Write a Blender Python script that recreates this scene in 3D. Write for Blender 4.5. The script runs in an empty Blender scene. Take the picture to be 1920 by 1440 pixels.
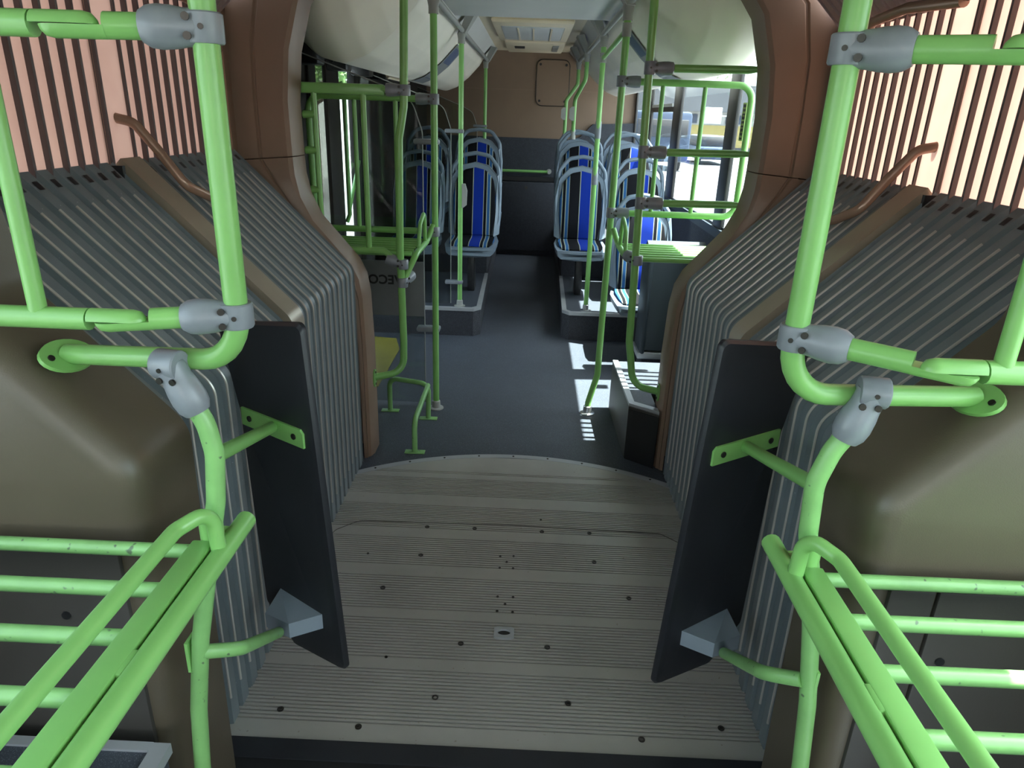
import bpy, bmesh, math
from mathutils import Vector, Matrix

# ------------------------------------------------------------------ camera
F = 1310.0                                   # focal length in pixels of the 1920x1440 frame
def _n(v): return Vector(v).normalized()
YC = _n(((1000 - 960) / F, (215 - 720) / F, 1))          # bus axis in camera space (x right, y down, z forward)
_d = Vector(((841 - 960) / F, (4115 - 720) / F, 1))
ZC = -(_d - YC * _d.dot(YC)).normalized()
XC = YC.cross(ZC)
CAM = Vector((0.03, 0.0, 1.60))
def ray(px, py):
    v = Vector(((px - 960) / F, (py - 720) / F, 1))
    return Vector((v.dot(XC), v.dot(YC), v.dot(ZC)))
def P(px, py, X=None, Y=None, Z=None):
    d = ray(px, py)
    t = (X - CAM.x) / d.x if X is not None else (Y - CAM.y) / d.y if Y is not None else (Z - CAM.z) / d.z
    return CAM + d * t
scene = bpy.context.scene
COL = scene.collection
cd = bpy.data.cameras.new('camera'); cam = bpy.data.objects.new('camera', cd); COL.objects.link(cam)
cd.sensor_fit = 'HORIZONTAL'; cd.sensor_width = 36; cd.lens = F / 1920 * 36
cd.clip_start = 0.02; cd.clip_end = 500
R3 = Matrix(((XC.x, -XC.y, -XC.z), (YC.x, -YC.y, -YC.z), (ZC.x, -ZC.y, -ZC.z)))
cam.matrix_world = Matrix.Translation(CAM) @ R3.to_4x4()
scene.camera = cam

# ------------------------------------------------------------------ world, sun, exposure
w = bpy.data.worlds.new('sky'); scene.world = w; w.use_nodes = True
nt = w.node_tree; bg = nt.nodes['Background']
sky = nt.nodes.new('ShaderNodeTexSky'); sky.sky_type = 'NISHITA'; sky.sun_disc = False
sky.sun_elevation = math.radians(66); sky.sun_rotation = math.radians(90)
sky.air_density = 1.0; sky.dust_density = 2.5; sky.ozone_density = 0.7
hsv = nt.nodes.new('ShaderNodeHueSaturation'); hsv.inputs['Saturation'].default_value = 0.36
nt.links.new(sky.outputs[0], hsv.inputs['Color']); nt.links.new(hsv.outputs[0], bg.inputs[0])
bg.inputs[1].default_value = 0.36
sd = bpy.data.lights.new('sun_offscreen', 'SUN'); sd.energy = 14.0; sd.angle = 0.009; sd.color = (1, 0.95, 0.88)
sun = bpy.data.objects.new('sun_offscreen', sd); COL.objects.link(sun)
sun.rotation_euler = Vector((-0.42, -0.03, -1.0)).to_track_quat('-Z', 'Y').to_euler()
sun.location = (6, 3, 12)
scene.view_settings.view_transform = 'Standard'; scene.view_settings.look = 'None'
scene.view_settings.gamma = 1.0; scene.view_settings.use_curve_mapping = False
scene.view_settings.exposure = 2.78
try:
    scene.cycles.max_bounces = 12; scene.cycles.diffuse_bounces = 6; scene.cycles.transparent_max_bounces = 24
    scene.cycles.transmission_bounces = 8
    scene.cycles.use_denoising = True
except Exception:
    pass

# ------------------------------------------------------------------ materials
MATS = {}
def mat(name, col, rough=0.5, metal=0.0, var=0.08, vscale=6.0, bump=0.0, bscale=200.0, spec=0.5, speck=None, speck_scale=300, speck_t=0.62):
    m = bpy.data.materials.new(name); m.use_nodes = True; nt = m.node_tree
    b = nt.nodes['Principled BSDF']
    b.inputs['Roughness'].default_value = rough; b.inputs['Metallic'].default_value = metal
    b.inputs['Specular IOR Level'].default_value = spec
    tc = nt.nodes.new('ShaderNodeTexCoord')
    nz = nt.nodes.new('ShaderNodeTexNoise'); nz.inputs['Scale'].default_value = vscale; nz.inputs['Detail'].default_value = 5
    nt.links.new(tc.outputs['Object'], nz.inputs['Vector'])
    rmp = nt.nodes.new('ShaderNodeValToRGB')
    rmp.color_ramp.elements[0].position = 0.3; rmp.color_ramp.elements[1].position = 0.7
    rmp.color_ramp.elements[0].color = (*[max(0, c * (1 - var)) for c in col], 1)
    rmp.color_ramp.elements[1].color = (*[min(1, c * (1 + var)) for c in col], 1)
    nt.links.new(nz.outputs['Fac'], rmp.inputs[0])
    out = rmp.outputs[0]
    if speck:
        n2 = nt.nodes.new('ShaderNodeTexNoise'); n2.inputs['Scale'].default_value = speck_scale; n2.inputs['Detail'].default_value = 1
        nt.links.new(tc.outputs['Object'], n2.inputs['Vector'])
        r2 = nt.nodes.new('ShaderNodeValToRGB'); r2.color_ramp.elements[0].position = speck_t; r2.color_ramp.elements[1].position = speck_t + 0.06
        nt.links.new(n2.outputs['Fac'], r2.inputs[0])
        mx = nt.nodes.new('ShaderNodeMixRGB'); mx.inputs[2].default_value = (*speck, 1)
        nt.links.new(r2.outputs[0], mx.inputs[0]); nt.links.new(out, mx.inputs[1]); out = mx.outputs[0]
    nt.links.new(out, b.inputs['Base Color'])
    if bump:
        n3 = nt.nodes.new('ShaderNodeTexNoise'); n3.inputs['Scale'].default_value = bscale; n3.inputs['Detail'].default_value = 2
        nt.links.new(tc.outputs['Object'], n3.inputs['Vector'])
        bp = nt.nodes.new('ShaderNodeBump'); bp.inputs['Strength'].default_value = bump; bp.inputs['Distance'].default_value = 0.002
        nt.links.new(n3.outputs['Fac'], bp.inputs['Height']); nt.links.new(bp.outputs[0], b.inputs['Normal'])
    MATS[name] = m
    return m
mat('green', (0.205, 0.445, 0.125), 0.3, var=0.06, vscale=9)
mat('green_worn', (0.215, 0.445, 0.145), 0.38, var=0.10, vscale=14, speck=(0.10, 0.16, 0.08), speck_scale=70, speck_t=0.70)
mat('clamp', (0.205, 0.22, 0.245), 0.34, var=0.08, vscale=30)
mat('brown', (0.225, 0.145, 0.098), 0.42, var=0.07, vscale=5, bump=0.15, bscale=500)
mat('cover', (0.092, 0.074, 0.050), 0.40, var=0.08, vscale=4, bump=0.12, bscale=400, speck=(0.3, 0.26, 0.2), speck_scale=18, speck_t=0.83)
mat('cover_low', (0.048, 0.043, 0.038), 0.5, var=0.08, vscale=5, bump=0.1)
mat('rubber', (0.150, 0.172, 0.182), 0.42, var=0.10, vscale=10, bump=0.1, bscale=300, speck=(0.40, 0.41, 0.42), speck_scale=160, speck_t=0.76)
mat('piping', (0.50, 0.46, 0.42), 0.28, metal=0.25)
mat('hoop', (0.38, 0.31, 0.235), 0.34, metal=0.35)
mat('bronze', (0.34, 0.21, 0.15), 0.26, metal=0.3)
mat('rib', (0.105, 0.078, 0.078), 0.6)
mat('lining', (0.30, 0.235, 0.225), 0.55)
mat('guard', (0.016, 0.017, 0.021), 0.42, var=0.15, bump=0.2, bscale=600)
mat('black', (0.012, 0.012, 0.013), 0.45)
mat('screw', (0.06, 0.055, 0.05), 0.35, metal=0.8)
mat('steel', (0.52, 0.52, 0.53), 0.28, metal=0.9)
mat('box_grey', (0.215, 0.255, 0.295), 0.42)
mat('alu', (0.40, 0.38, 0.345), 0.42, metal=0.25, var=0.10, vscale=3.5, speck=(0.30, 0.26, 0.21), speck_scale=90, speck_t=0.74)
mat('vinyl', (0.043, 0.050, 0.065), 0.55, var=0.10, vscale=5, bump=0.1, speck=(0.13, 0.14, 0.17), speck_scale=420, speck_t=0.60)
mat('vinyl_yellow', (0.23, 0.195, 0.03), 0.55, var=0.1)
mat('carpet', (0.028, 0.030, 0.039), 0.8, var=0.15, vscale=40, speck=(0.13, 0.13, 0.15), speck_scale=300, speck_t=0.62)
mat('trim_alu', (0.42, 0.43, 0.45), 0.4, metal=0.4)
mat('seat_shell', (0.145, 0.185, 0.235), 0.4, var=0.05)
mat('cream', (0.86, 0.80, 0.69), 0.45, var=0.04, vscale=3)
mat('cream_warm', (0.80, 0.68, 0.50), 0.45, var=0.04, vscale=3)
mat('pale_grey', (0.62, 0.62, 0.60), 0.45, var=0.04, vscale=3)
mat('rear_brown', (0.21, 0.135, 0.09), 0.55, var=0.05, vscale=4)
mat('door_dark', (0.022, 0.017, 0.015), 0.6, spec=0.2)
mat('pillar_dark', (0.030, 0.028, 0.028), 0.45)
mat('mech', (0.02, 0.02, 0.022), 0.4, metal=0.3, var=0.4, vscale=30)
mat('yellow', (0.75, 0.42, 0.02), 0.4)
mat('teal_grey', (0.022, 0.032, 0.042), 0.55)
mat('sign_grey', (0.25, 0.255, 0.26), 0.5)
mat('sign_white', (0.7, 0.7, 0.7), 0.5)
mat('sign_green', (0.30, 0.42, 0.12), 0.5)
mat('sign_blue', (0.08, 0.11, 0.20), 0.5)
mat('grey_band', (0.17, 0.18, 0.19), 0.5)
mat('strap', (0.30, 0.30, 0.28), 0.5)
mat('asphalt', (0.13, 0.13, 0.135), 0.85, var=0.12, vscale=0.8)
mat('ext_grey', (0.13, 0.135, 0.145), 0.8, var=0.08, vscale=0.6)
mat('ext_white', (0.45, 0.45, 0.44), 0.8)
mat('ext_yellow', (0.36, 0.29, 0.11), 0.8)
mat('ext_dark', (0.05, 0.05, 0.055), 0.7)
mat('ext_blue', (0.035, 0.055, 0.10), 0.4)
mat('leaf', (0.10, 0.20, 0.04), 0.6, var=0.4, vscale=9)
mat('bark', (0.10, 0.07, 0.045), 0.8)

def glass_mat(name, tint, refl=0.08):
    m = bpy.data.materials.new(name); m.use_nodes = True; nt = m.node_tree
    nt.nodes.remove(nt.nodes['Principled BSDF'])
    o = nt.nodes['Material Output']
    t = nt.nodes.new('ShaderNodeBsdfTransparent'); t.inputs[0].default_value = (*tint, 1)
    g = nt.nodes.new('ShaderNodeBsdfGlossy'); g.inputs['Roughness'].default_value = 0.03
    lw = nt.nodes.new('ShaderNodeLayerWeight'); lw.inputs[0].default_value = 0.5
    pw = nt.nodes.new('ShaderNodeMath'); pw.operation = 'POWER'; pw.inputs[1].default_value = 4.0
    nt.links.new(lw.outputs['Facing'], pw.inputs[0])
    fr = nt.nodes.new('ShaderNodeMath'); fr.operation = 'MULTIPLY_ADD'; fr.inputs[1].default_value = 0.45; fr.inputs[2].default_value = refl * 0.4
    nt.links.new(pw.outputs[0], fr.inputs[0])
    mx = nt.nodes.new('ShaderNodeMixShader')
    nt.links.new(fr.outputs[0], mx.inputs[0]); nt.links.new(t.outputs[0], mx.inputs[1]); nt.links.new(g.outputs[0], mx.inputs[2])
    nt.links.new(mx.outputs[0], o.inputs[0]); MATS[name] = m
glass_mat('bus_glass', (0.68, 0.74, 0.74))
glass_mat('screen_glass', (0.80, 0.83, 0.82))
glass_mat('tint_glass', (0.30, 0.32, 0.31))

def fabric_mat():
    m = bpy.data.materials.new('bellows_fabric'); m.use_nodes = True; nt = m.node_tree
    nt.nodes.remove(nt.nodes['Principled BSDF']); o = nt.nodes['Material Output']
    tc = nt.nodes.new('ShaderNodeTexCoord'); nz = nt.nodes.new('ShaderNodeTexNoise'); nz.inputs['Scale'].default_value = 7
    nt.links.new(tc.outputs['Object'], nz.inputs['Vector'])
    r = nt.nodes.new('ShaderNodeValToRGB')
    r.color_ramp.elements[0].color = (0.47, 0.285, 0.22, 1); r.color_ramp.elements[1].color = (0.58, 0.38, 0.30, 1)
    nt.links.new(nz.outputs['Fac'], r.inputs[0])
    d = nt.nodes.new('ShaderNodeBsdfDiffuse'); t = nt.nodes.new('ShaderNodeBsdfTranslucent')
    mx = nt.nodes.new('ShaderNodeMixShader'); mx.inputs[0].default_value = 0.13
    nt.links.new(r.outputs[0], d.inputs[0]); nt.links.new(r.outputs[0], t.inputs[0])
    nt.links.new(d.outputs[0], mx.inputs[1]); nt.links.new(t.outputs[0], mx.inputs[2])
    nt.links.new(mx.outputs[0], o.inputs[0]); MATS['fabric'] = m
fabric_mat()

def stripe_mat():
    m = bpy.data.materials.new('striped_moquette'); m.use_nodes = True; nt = m.node_tree
    b = nt.nodes['Principled BSDF']; b.inputs['Roughness'].default_value = 0.85; b.inputs['Specular IOR Level'].default_value = 0.15
    tc = nt.nodes.new('ShaderNodeTexCoord'); sx = nt.nodes.new('ShaderNodeSeparateXYZ')
    nt.links.new(tc.outputs['Object'], sx.inputs[0])
    mr = nt.nodes.new('ShaderNodeMapRange'); mr.inputs['From Min'].default_value = -0.2; mr.inputs['From Max'].default_value = 0.2
    nt.links.new(sx.outputs['X'], mr.inputs['Value'])
    rp = nt.nodes.new('ShaderNodeValToRGB'); cr = rp.color_ramp; cr.interpolation = 'CONSTANT'
    K = (0.004, 0.004, 0.006, 1); B = (0.004, 0.022, 0.22, 1); L = (0.30, 0.32, 0.26, 1); T = (0.02, 0.08, 0.20, 1)
    st = [(0, T), (.10, L), (.115, K), (.17, L), (.185, T), (.24, L), (.25, K), (.46, L), (.475, B), (.68, L), (.695, K), (.75, L), (.765, T), (.82, L), (.835, K), (.93, T)]
    cr.elements[0].position = 0; cr.elements[0].color = T
    cr.elements[1].position = st[1][0]; cr.elements[1].color = st[1][1]
    for p, c in st[2:]:
        e = cr.elements.new(p); e.color = c
    nt.links.new(mr.outputs[0], rp.inputs[0]); nt.links.new(rp.outputs[0], b.inputs['Base Color'])
    MATS['moquette'] = m
stripe_mat()

# ------------------------------------------------------------------ mesh helpers
ORG = {}
class MB:
    def __init__(s): s.v = []; s.f = []
    def add(s, vs, fs):
        o = len(s.v); s.v += [tuple(v) for v in vs]; s.f += [tuple(i + o for i in f) for f in fs]; return s
    def box(s, x0, x1, y0, y1, z0, z1):
        vs = [(x, y, z) for z in (z0, z1) for y in (y0, y1) for x in (x0, x1)]
        return s.add(vs, [(0, 2, 3, 1), (4, 5, 7, 6), (0, 1, 5, 4), (2, 6, 7, 3), (0, 4, 6, 2), (1, 3, 7, 5)])
    def rbox(s, x0, x1, y0, y1, z0, z1, r=0.01, seg=2, rot=None, at=None):
        bm = bmesh.new(); bmesh.ops.create_cube(bm, size=1)
        for v in bm.verts:
            v.co = Vector(((x0 + x1) / 2 + v.co.x * (x1 - x0), (y0 + y1) / 2 + v.co.y * (y1 - y0), (z0 + z1) / 2 + v.co.z * (z1 - z0)))
        bmesh.ops.bevel(bm, geom=bm.edges[:], offset=r, segments=seg, profile=0.5, affect='EDGES')
        bm.verts.index_update()
        vs = [v.co.copy() for v in bm.verts]
        if rot is not None: vs = [rot @ v + Vector(at or (0, 0, 0)) for v in vs]
        s.add(vs, [[v.index for v in f.verts] for f in bm.faces]); bm.free(); return s
    def prism(s, poly, axis='z', a=0.0, b=1.0):
        """poly of 2-D points, extruded along axis between a and b"""
        n = len(poly)
        def mk(p, h): return {'x': (h, p[0], p[1]), 'y': (p[0], h, p[1]), 'z': (p[0], p[1], h)}[axis]
        vs = [mk(p, a) for p in poly] + [mk(p, b) for p in poly]
        fs = [tuple(range(n))[::-1], tuple(range(n, 2 * n))] + [(i, (i + 1) % n, n + (i + 1) % n, n + i) for i in range(n)]
        return s.add(vs, fs)
    def plate(s, pts, nrm, th):
        """planar polygon of 3-D points thickened along nrm"""
        n = len(pts); nrm = Vector(nrm).normalized() * th
        vs = [Vector(p) for p in pts] + [Vector(p) + nrm for p in pts]
        fs = [tuple(range(n))[::-1], tuple(range(n, 2 * n))] + [(i, (i + 1) % n, n + (i + 1) % n, n + i) for i in range(n)]
        return s.add(vs, fs)
    def tube(s, pts, r, n=12, bend=0.0, cap=True, closed=False):
        pts = [Vector(p) for p in pts]
        if bend > 0: pts = fillet(pts, bend)
        rs = r if isinstance(r, (list, tuple)) else [r] * len(pts)
        t0 = (pts[1] - pts[0]).normalized()
        u = t0.orthogonal().normalized(); prev = t0; rings = []
        for i, p in enumerate(pts):
            a = pts[max(i - 1, 0)]; b = pts[min(i + 1, len(pts) - 1)]
            t = (b - a).normalized()
            q = prev.rotation_difference(t); u = q @ u; u = (u - t * u.dot(t)).normalized(); prev = t
            vv = t.cross(u)
            k = 1.0
            if 0 < i < len(pts) - 1:
                c = (pts[i] - a).normalized().dot((b - pts[i]).normalized()); k = 1.0 / max(0.6, math.sqrt(max(0.01, (1 + c) / 2)))
                k = min(k, 1.15)
            rings.append([p + (u * math.cos(x) + vv * math.sin(x)) * rs[min(i, len(rs) - 1)] for x in [2 * math.pi * j / n for j in range(n)]])
        o = [v for rg in rings for v in rg]; m = len(rings); fs = []
        for i in range(m - 1):
            for j in range(n):
                k2 = (j + 1) % n
                fs.append((i * n + j, i * n + k2, (i + 1) * n + k2, (i + 1) * n + j))
        if cap:
            fs.append(tuple(range(n))[::-1]); fs.append(tuple((m - 1) * n + j for j in range(n)))
        return s.add(o, fs)
    def lathe(s, base, axis, prof, n=16):
        """prof: list of (distance along axis, radius)"""
        base = Vector(base); ax = Vector(axis).normalized()
        pts = [base + ax * h for h, _ in prof]
        u = ax.orthogonal().normalized(); vv = ax.cross(u); vs = []
        for p, (h, r) in zip(pts, prof):
            vs += [p + (u * math.cos(2 * math.pi * j / n) + vv * math.sin(2 * math.pi * j / n)) * r for j in range(n)]
        fs = []; m = len(prof)
        for i in range(m - 1):
            for j in range(n):
                k = (j + 1) % n; fs.append((i * n + j, i * n + k, (i + 1) * n + k, (i + 1) * n + j))
        fs.append(tuple(range(n))[::-1]); fs.append(tuple((m - 1) * n + j for j in range(n)))
        return s.add(vs, fs)
    def grid(s, rows, close_u=False):
        m = len(rows); n = len(rows[0]); fs = []
        for i in range(m - 1):
            for j in range(n if close_u else n - 1):
                k = (j + 1) % n; fs.append((i * n + j, i * n + k, (i + 1) * n + k, (i + 1) * n + j))
        return s.add([p for r in rows for p in r], fs)
    def mesh(s, name, material, off=(0, 0, 0), angle=0.7):
        me = bpy.data.meshes.new(name)
        me.from_pydata([(v[0] - off[0], v[1] - off[1], v[2] - off[2]) for v in s.v], [], s.f)
        bm = bmesh.new(); bm.from_mesh(me); bmesh.ops.recalc_face_normals(bm, faces=bm.faces[:]); bm.to_mesh(me); bm.free()
        me.polygons.foreach_set('use_smooth', [True] * len(me.polygons))
        me.set_sharp_from_angle(angle=angle)
        me.materials.append(MATS[material]); me.update(); return me
    def build(s, name, material, parent=None, angle=0.7, origin=None):
        if parent is not None: off = ORG[parent.name]
        elif origin is not None: off = origin
        else: off = base_of(s.v)
        me = s.mesh(name, material, off, angle)
        ob = bpy.data.objects.new(name, me); COL.objects.link(ob)
        if parent is not None: ob.parent = parent
        else: ob.location = off
        ORG[ob.name] = Vector(off)
        return ob
def base_of(vs):
    xs = [v[0] for v in vs]; ys = [v[1] for v in vs]; zs = [v[2] for v in vs]
    return Vector(((min(xs) + max(xs)) / 2, (min(ys) + max(ys)) / 2, min(zs)))
def fillet(pts, r, k=7):
    out = [pts[0]]
    for i in range(1, len(pts) - 1):
        a, b, c = pts[i - 1], pts[i], pts[i + 1]
        d1 = (a - b); d2 = (c - b); l1 = d1.length; l2 = d2.length; d1.normalize(); d2.normalize()
        ang = d1.angle(d2)
        if ang > 3.05: out.append(b); continue
        t = min(r / math.tan(ang / 2), l1 * 0.49, l2 * 0.49); rr = t * math.tan(ang / 2)
        bis = (d1 + d2).normalized(); cen = b + bis * (rr / math.sin(ang / 2))
        p0 = b + d1 * t - cen; p1 = b + d2 * t - cen
        for j in range(k + 1):
            out.append(cen + p0.normalized().slerp(p1.normalized(), j / k) * rr if p0.angle(p1) > 1e-4 else cen + p0)
    out.append(pts[-1]); return out
def tag(o, label=None, cat=None, group=None, kind=None):
    if label: o['label'] = label
    if cat: o['category'] = cat
    if group: o['group'] = group
    if kind: o['kind'] = kind
    return o
def thing(name, label, cat, loc=(0, 0, 0), group=None):
    o = bpy.data.objects.new(name, None); COL.objects.link(o); o.location = loc; o.empty_display_size = 0.05
    ORG[o.name] = Vector(loc)
    return tag(o, label, cat, group)
def struct(mb, name, material, angle=0.7, parent=None):
    o = mb.build(name, material, parent, angle)
    if parent is None: o['kind'] = 'structure'
    return o
def link_part(mesh, name, parent, loc):
    ob = bpy.data.objects.new(name, mesh); COL.objects.link(ob); ob.parent = parent; ob.location = loc
    ORG[ob.name] = ORG[parent.name]
    return ob
def mirx(pts): return [Vector((-p[0], p[1], p[2])) for p in pts]
def side_word(s): return 'door side' if s < 0 else 'window side'

# ------------------------------------------------------------------ floors
fl = struct(MB().box(-1.22, 1.22, 2.2, 8.62, -0.12, 0.0), 'floor', 'vinyl')
nf = MB(); nf.box(-1.22, 1.22, -6.0, 1.36, -0.12, 0.012); nearfloor = struct(nf, 'floor_near', 'black')
struct(MB().box(-0.86, 0.86, 1.33, 1.392, -0.10, 0.016), 'trim_near_step_edge', 'guard')
yl = MB(); yl.prism([(-1.19, 4.0), (-0.86, 4.0), (-0.86, 4.74), (-0.93, 4.99), (-1.19, 5.02)], 'z', 0.0, 0.003)
struct(yl, 'floor_door_zone', 'vinyl_yellow')
# turntable plate with real grooves, cut to the circle of the ring
TCY, TR = 1.85, 1.25
smooth_bands = [(2.931, 3.12), (2.859, 2.931), (2.612, 2.683), (2.361, 2.428), (2.114, 2.178), (1.885, 1.932), (1.654, 1.702), (1.38, 1.447)]
smooth_bands = [(2.931, 3.2), (2.859, 2.90), (2.612, 2.683), (2.361, 2.428), (2.114, 2.178), (1.885, 1.932), (1.654, 1.702), (1.38, 1.43)]
def is_smooth(y): return any(a <= y <= b for a, b in smooth_bands)
def halfw(y):
    return 0.90 if y < TCY + 0.85 else min(0.90, math.sqrt(max(0.0, TR * TR - (y - TCY) ** 2)))
rows = []; y = 1.39; pitch = 0.0135
while y < TCY + TR - 0.002:
    if is_smooth(y):
        rows.append((y, 0.010)); y += 0.02
    else:
        for dy, z in ((0, 0.010), (0.0078, 0.010), (0.0082, 0.0015), (0.0131, 0.0015)):
            rows.append((y + dy, z))
        y += pitch
pm = MB()
g = []
for yy, z in rows:
    hw = halfw(min(yy, TCY + TR - 1e-4)); g.append([(-hw, yy, z), (-hw * .5, yy, z), (0, yy, z), (hw * .5, yy, z), (hw, yy, z)])
pm.grid(g)
pm.add([(-0.9, 1.39, 0.010), (0.9, 1.39, 0.010), (0.9, 1.39, -0.05), (-0.9, 1.39, -0.05)], [(0, 1, 2, 3)])
plate = struct(pm, 'floor_turntable', 'alu', angle=0.3)
struct(MB().box(-0.92, 0.92, 1.36, 2.6, -0.12, -0.02), 'floor_turntable_base', 'black')
# ring trim round the far edge of the plate
rows = []
for i in range(41):
    a = math.radians(90 - 36 + 72 * i / 40)
    c, s_ = math.cos(a), math.sin(a)
    rows.append([(c * r, TCY + s_ * r, z) for r, z in ((TR - 0.004, 0.004), (TR - 0.004, 0.011), (TR + 0.032, 0.011), (TR + 0.040, 0.001))])
ring = struct(MB().grid(rows), 'trim_turntable_ring', 'trim_alu')
def screw_mesh(r=0.0095, h=0.0025):
    return MB().lathe((0, 0, 0), (0, 0, 1), [(0, r), (h, r), (h, r * 0.62), (h * 0.2, r * 0.55)], 12).mesh('screw', 'screw')
SCREW = screw_mesh(); SCREW_S = screw_mesh(0.005, 0.002)
for px, py in [(801, 988), (890, 991), (1016, 997), (1105, 1000), (789, 1041), (1114, 1054), (718, 1102), (1179, 1122), (864, 1207), (1026, 1214),
               (816, 1308), (1065, 1319), (526, 1330), (672, 1363), (1352, 1366), (1203, 1387)]:
    p = P(px, py, Z=0.01); link_part(SCREW, 'screw', plate, p - ORG[plate.name] + Vector((0, 0, -0.0005)))
for px, py in [(950, 1054), (938, 1043), (963, 1043), (937, 1065), (962, 1066), (947, 1133), (933, 1119), (962, 1120), (932, 1146), (961, 1148), (1014, 975), (690, 1038), (724, 1232)]:
    p = P(px, py, Z=0.01); link_part(SCREW_S, 'screw', plate, p - ORG[plate.name])
for i in range(9):
    a = math.radians(90 - 31 + 62 * i / 8)
    link_part(SCREW_S, 'screw', ring, Vector((math.cos(a) * (TR + .014), TCY + math.sin(a) * (TR + .014), 0.011)) - ORG[ring.name])
c = P(945, 1187, Z=0.012)
sk = MB()
n = 20; outer = [(c.x + x, c.y + yv) for x, yv in ((-.033, -.028), (.033, -.028), (.033, .028), (-.033, .028))]
ov = []
for j in range(n):
    a = 2 * math.pi * j / n; ca, sa = math.cos(a), math.sin(a); k = 1 / max(abs(ca), abs(sa))
    ov.append([(c.x + 0.033 * ca * k, c.y + 0.027 * sa * k, 0.010), (c.x + 0.033 * ca * k, c.y + 0.027 * sa * k, 0.016), (c.x + 0.022 * ca, c.y + 0.013 * sa, 0.016), (c.x + 0.020 * ca, c.y + 0.012 * sa, 0.011)])
ov.append(ov[0]); sk.grid(ov)
so = sk.build('lock_socket', 'trim_alu', plate)
MB().prism([(c.x + .0205 * math.cos(2 * math.pi * j / n), c.y + .0125 * math.sin(2 * math.pi * j / n)) for j in range(n)], 'z', 0.0095, 0.0112).build('hole_shade', 'black', so)  # black disc in place of the shade down the socket hole
# cover plate with rounded far corners: its thin joint line
jl = MB()
for s in (-1, 1):
    pts = [(s * x, yv, 0.0112) for x, yv in ((0.80, 1.95), (0.74, 2.22), (0.70, 2.40), (0.62, 2.475), (0.0, 2.49))]
    jl.tube([Vector(p) for p in pts], 0.0011, 6, bend=0.05)
jl.build('joint_line', 'screw', plate)

# ------------------------------------------------------------------ bellows
def offset_path(path, d):
    """shift a 2-D polyline (x,z) outwards (to +x side) by d"""
    out = []
    for i in range(len(path)):
        a = Vector(path[max(i - 1, 0)]); b = Vector(path[min(i + 1, len(path) - 1)]); t = (b - a).normalized()
        nrm = Vector((t.y, -t.x)); out.append(Vector(path[i]) + nrm * d)
    return out
def path2(pts, r, k=6):
    return [Vector((p.x, p.z)) for p in fillet([Vector((a, 0, b)) for a, b in pts], r, k)]
LOW = path2([(0.725, 0.004), (0.725, 0.955), (1.20, 1.43)], 0.07, 8)
HOOP0, HOOP1 = 2.145, 2.255
BEG, END = 1.30, 3.005
def bellows(s, y0, n, p, near):
    half = 'ahead of the hoop' if near else 'behind the hoop'
    th = thing('bellows_lining', 'grey pleated rubber bellows lining on the %s, %s' % (side_word(s), half), 'bellows', (s * 0.9, y0, 0), 'gangway bellows')
    o = ORG[th.name]
    # pleat
    prof = [(0.0, 0.0), (0.60 * p, 0.0), (0.68 * p, 0.024), (0.92 * p, 0.024), (1.0 * p, 0.0)]
    rows = []
    offs = {d: offset_path(LOW, d) for d in (0.0, 0.024)}
    for i in range(len(LOW)):
        rows.append([(s * offs[d][i].x, yo, offs[d][i].y) for yo, d in prof])
    pl = MB().grid(rows).mesh('pleat', 'rubber', (o.x, 0, 0), angle=0.6)
    pin = offset_path(LOW, -0.001)
    pts = [Vector((s * q.x, 0.002, q.y)) for q in pin[:-1]] + [Vector((s * pin[-1].x - s * 0.06, 0.002, pin[-1].y - 0.06))]
    pts = [Vector((s * q.x, 0.002, q.y)) for q in pin[:-1]] + [Vector((s * 1.115, 0.002, 1.346))]
    pts[0].z = 0.10
    pp = MB().tube(pts, 0.0036, 6).mesh('piping', 'piping', (o.x, 0, 0))
    q0 = offset_path(LOW, -0.0015)[-1]; t = Vector((0.7071, 0.7071))
    sl = MB(); e = q0 - t * 0.045
    a, b2 = e - t * 0.013, e + t * 0.013
    sl.add([(s * a.x, .010, a.y), (s * b2.x, .010, b2.y), (s * b2.x, .030, b2.y), (s * a.x, .030, a.y)], [(0, 1, 2, 3)])
    slm = sl.mesh('slot_shade', 'black', (o.x, 0, 0))  # flat black sheet painting the dark inside of a slot
    # fabric fold and rib above the rubber
    zz = [1.36, 1.55, 1.75, 1.90, 2.02]
    fab = []
    for z in zz:
        fab.append([(s * (1.212 + d), yo * p, z) for yo, d in ((0.0, 0.0), (0.12, 0.008), (0.35, 0.016), (0.65, 0.016), (0.88, 0.008), (1.0, 0.0))])
    fm = MB().grid(fab).mesh('fabric_fold', 'fabric', (o.x, 0, 0), angle=1.2)
    rb = MB(); rx0 = 1.200
    rb.prism([(s * rx0, 1.40), (s * 1.215, 1.36), (s * 1.215, 2.02), (s * rx0, 1.93)], 'y', -0.005, 0.005)
    rm = rb.mesh('rib', 'rib', (o.x, 0, 0))
    tp = MB()   # toothed lining that starts again below the roof
    up = path2([(1.20, 1.925), (0.90, 2.205), (0.0, 2.215)], 0.06, 4)
    rows = []
    for q in up: rows.append([(s * q.x, 0.0, q.y), (s * q.x, 0.62 * p, q.y), (s * (q.x + 0.02), 0.64 * p, q.y + 0.03), (s * (q.x + 0.02), 0.96 * p, q.y + 0.03), (s * q.x, p, q.y)])
    tm = tp.grid(rows).mesh('roof_fold', 'lining', (o.x, 0, 0), angle=0.6)
    for i in range(n):
        yy = i * p
        a = link_part(pl, 'pleat', th, (0, yy, 0)); link_part(pp, 'piping', a, (0, 0, 0)); link_part(slm, 'slot_shade', a, (0, 0, 0))
        b = link_part(fm, 'fabric_fold', th, (0, yy, 0)); link_part(rm, 'rib', b, (0, 0, 0))
        link_part(tm, 'roof_fold', th, (0, yy, 0))
    return th
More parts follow.
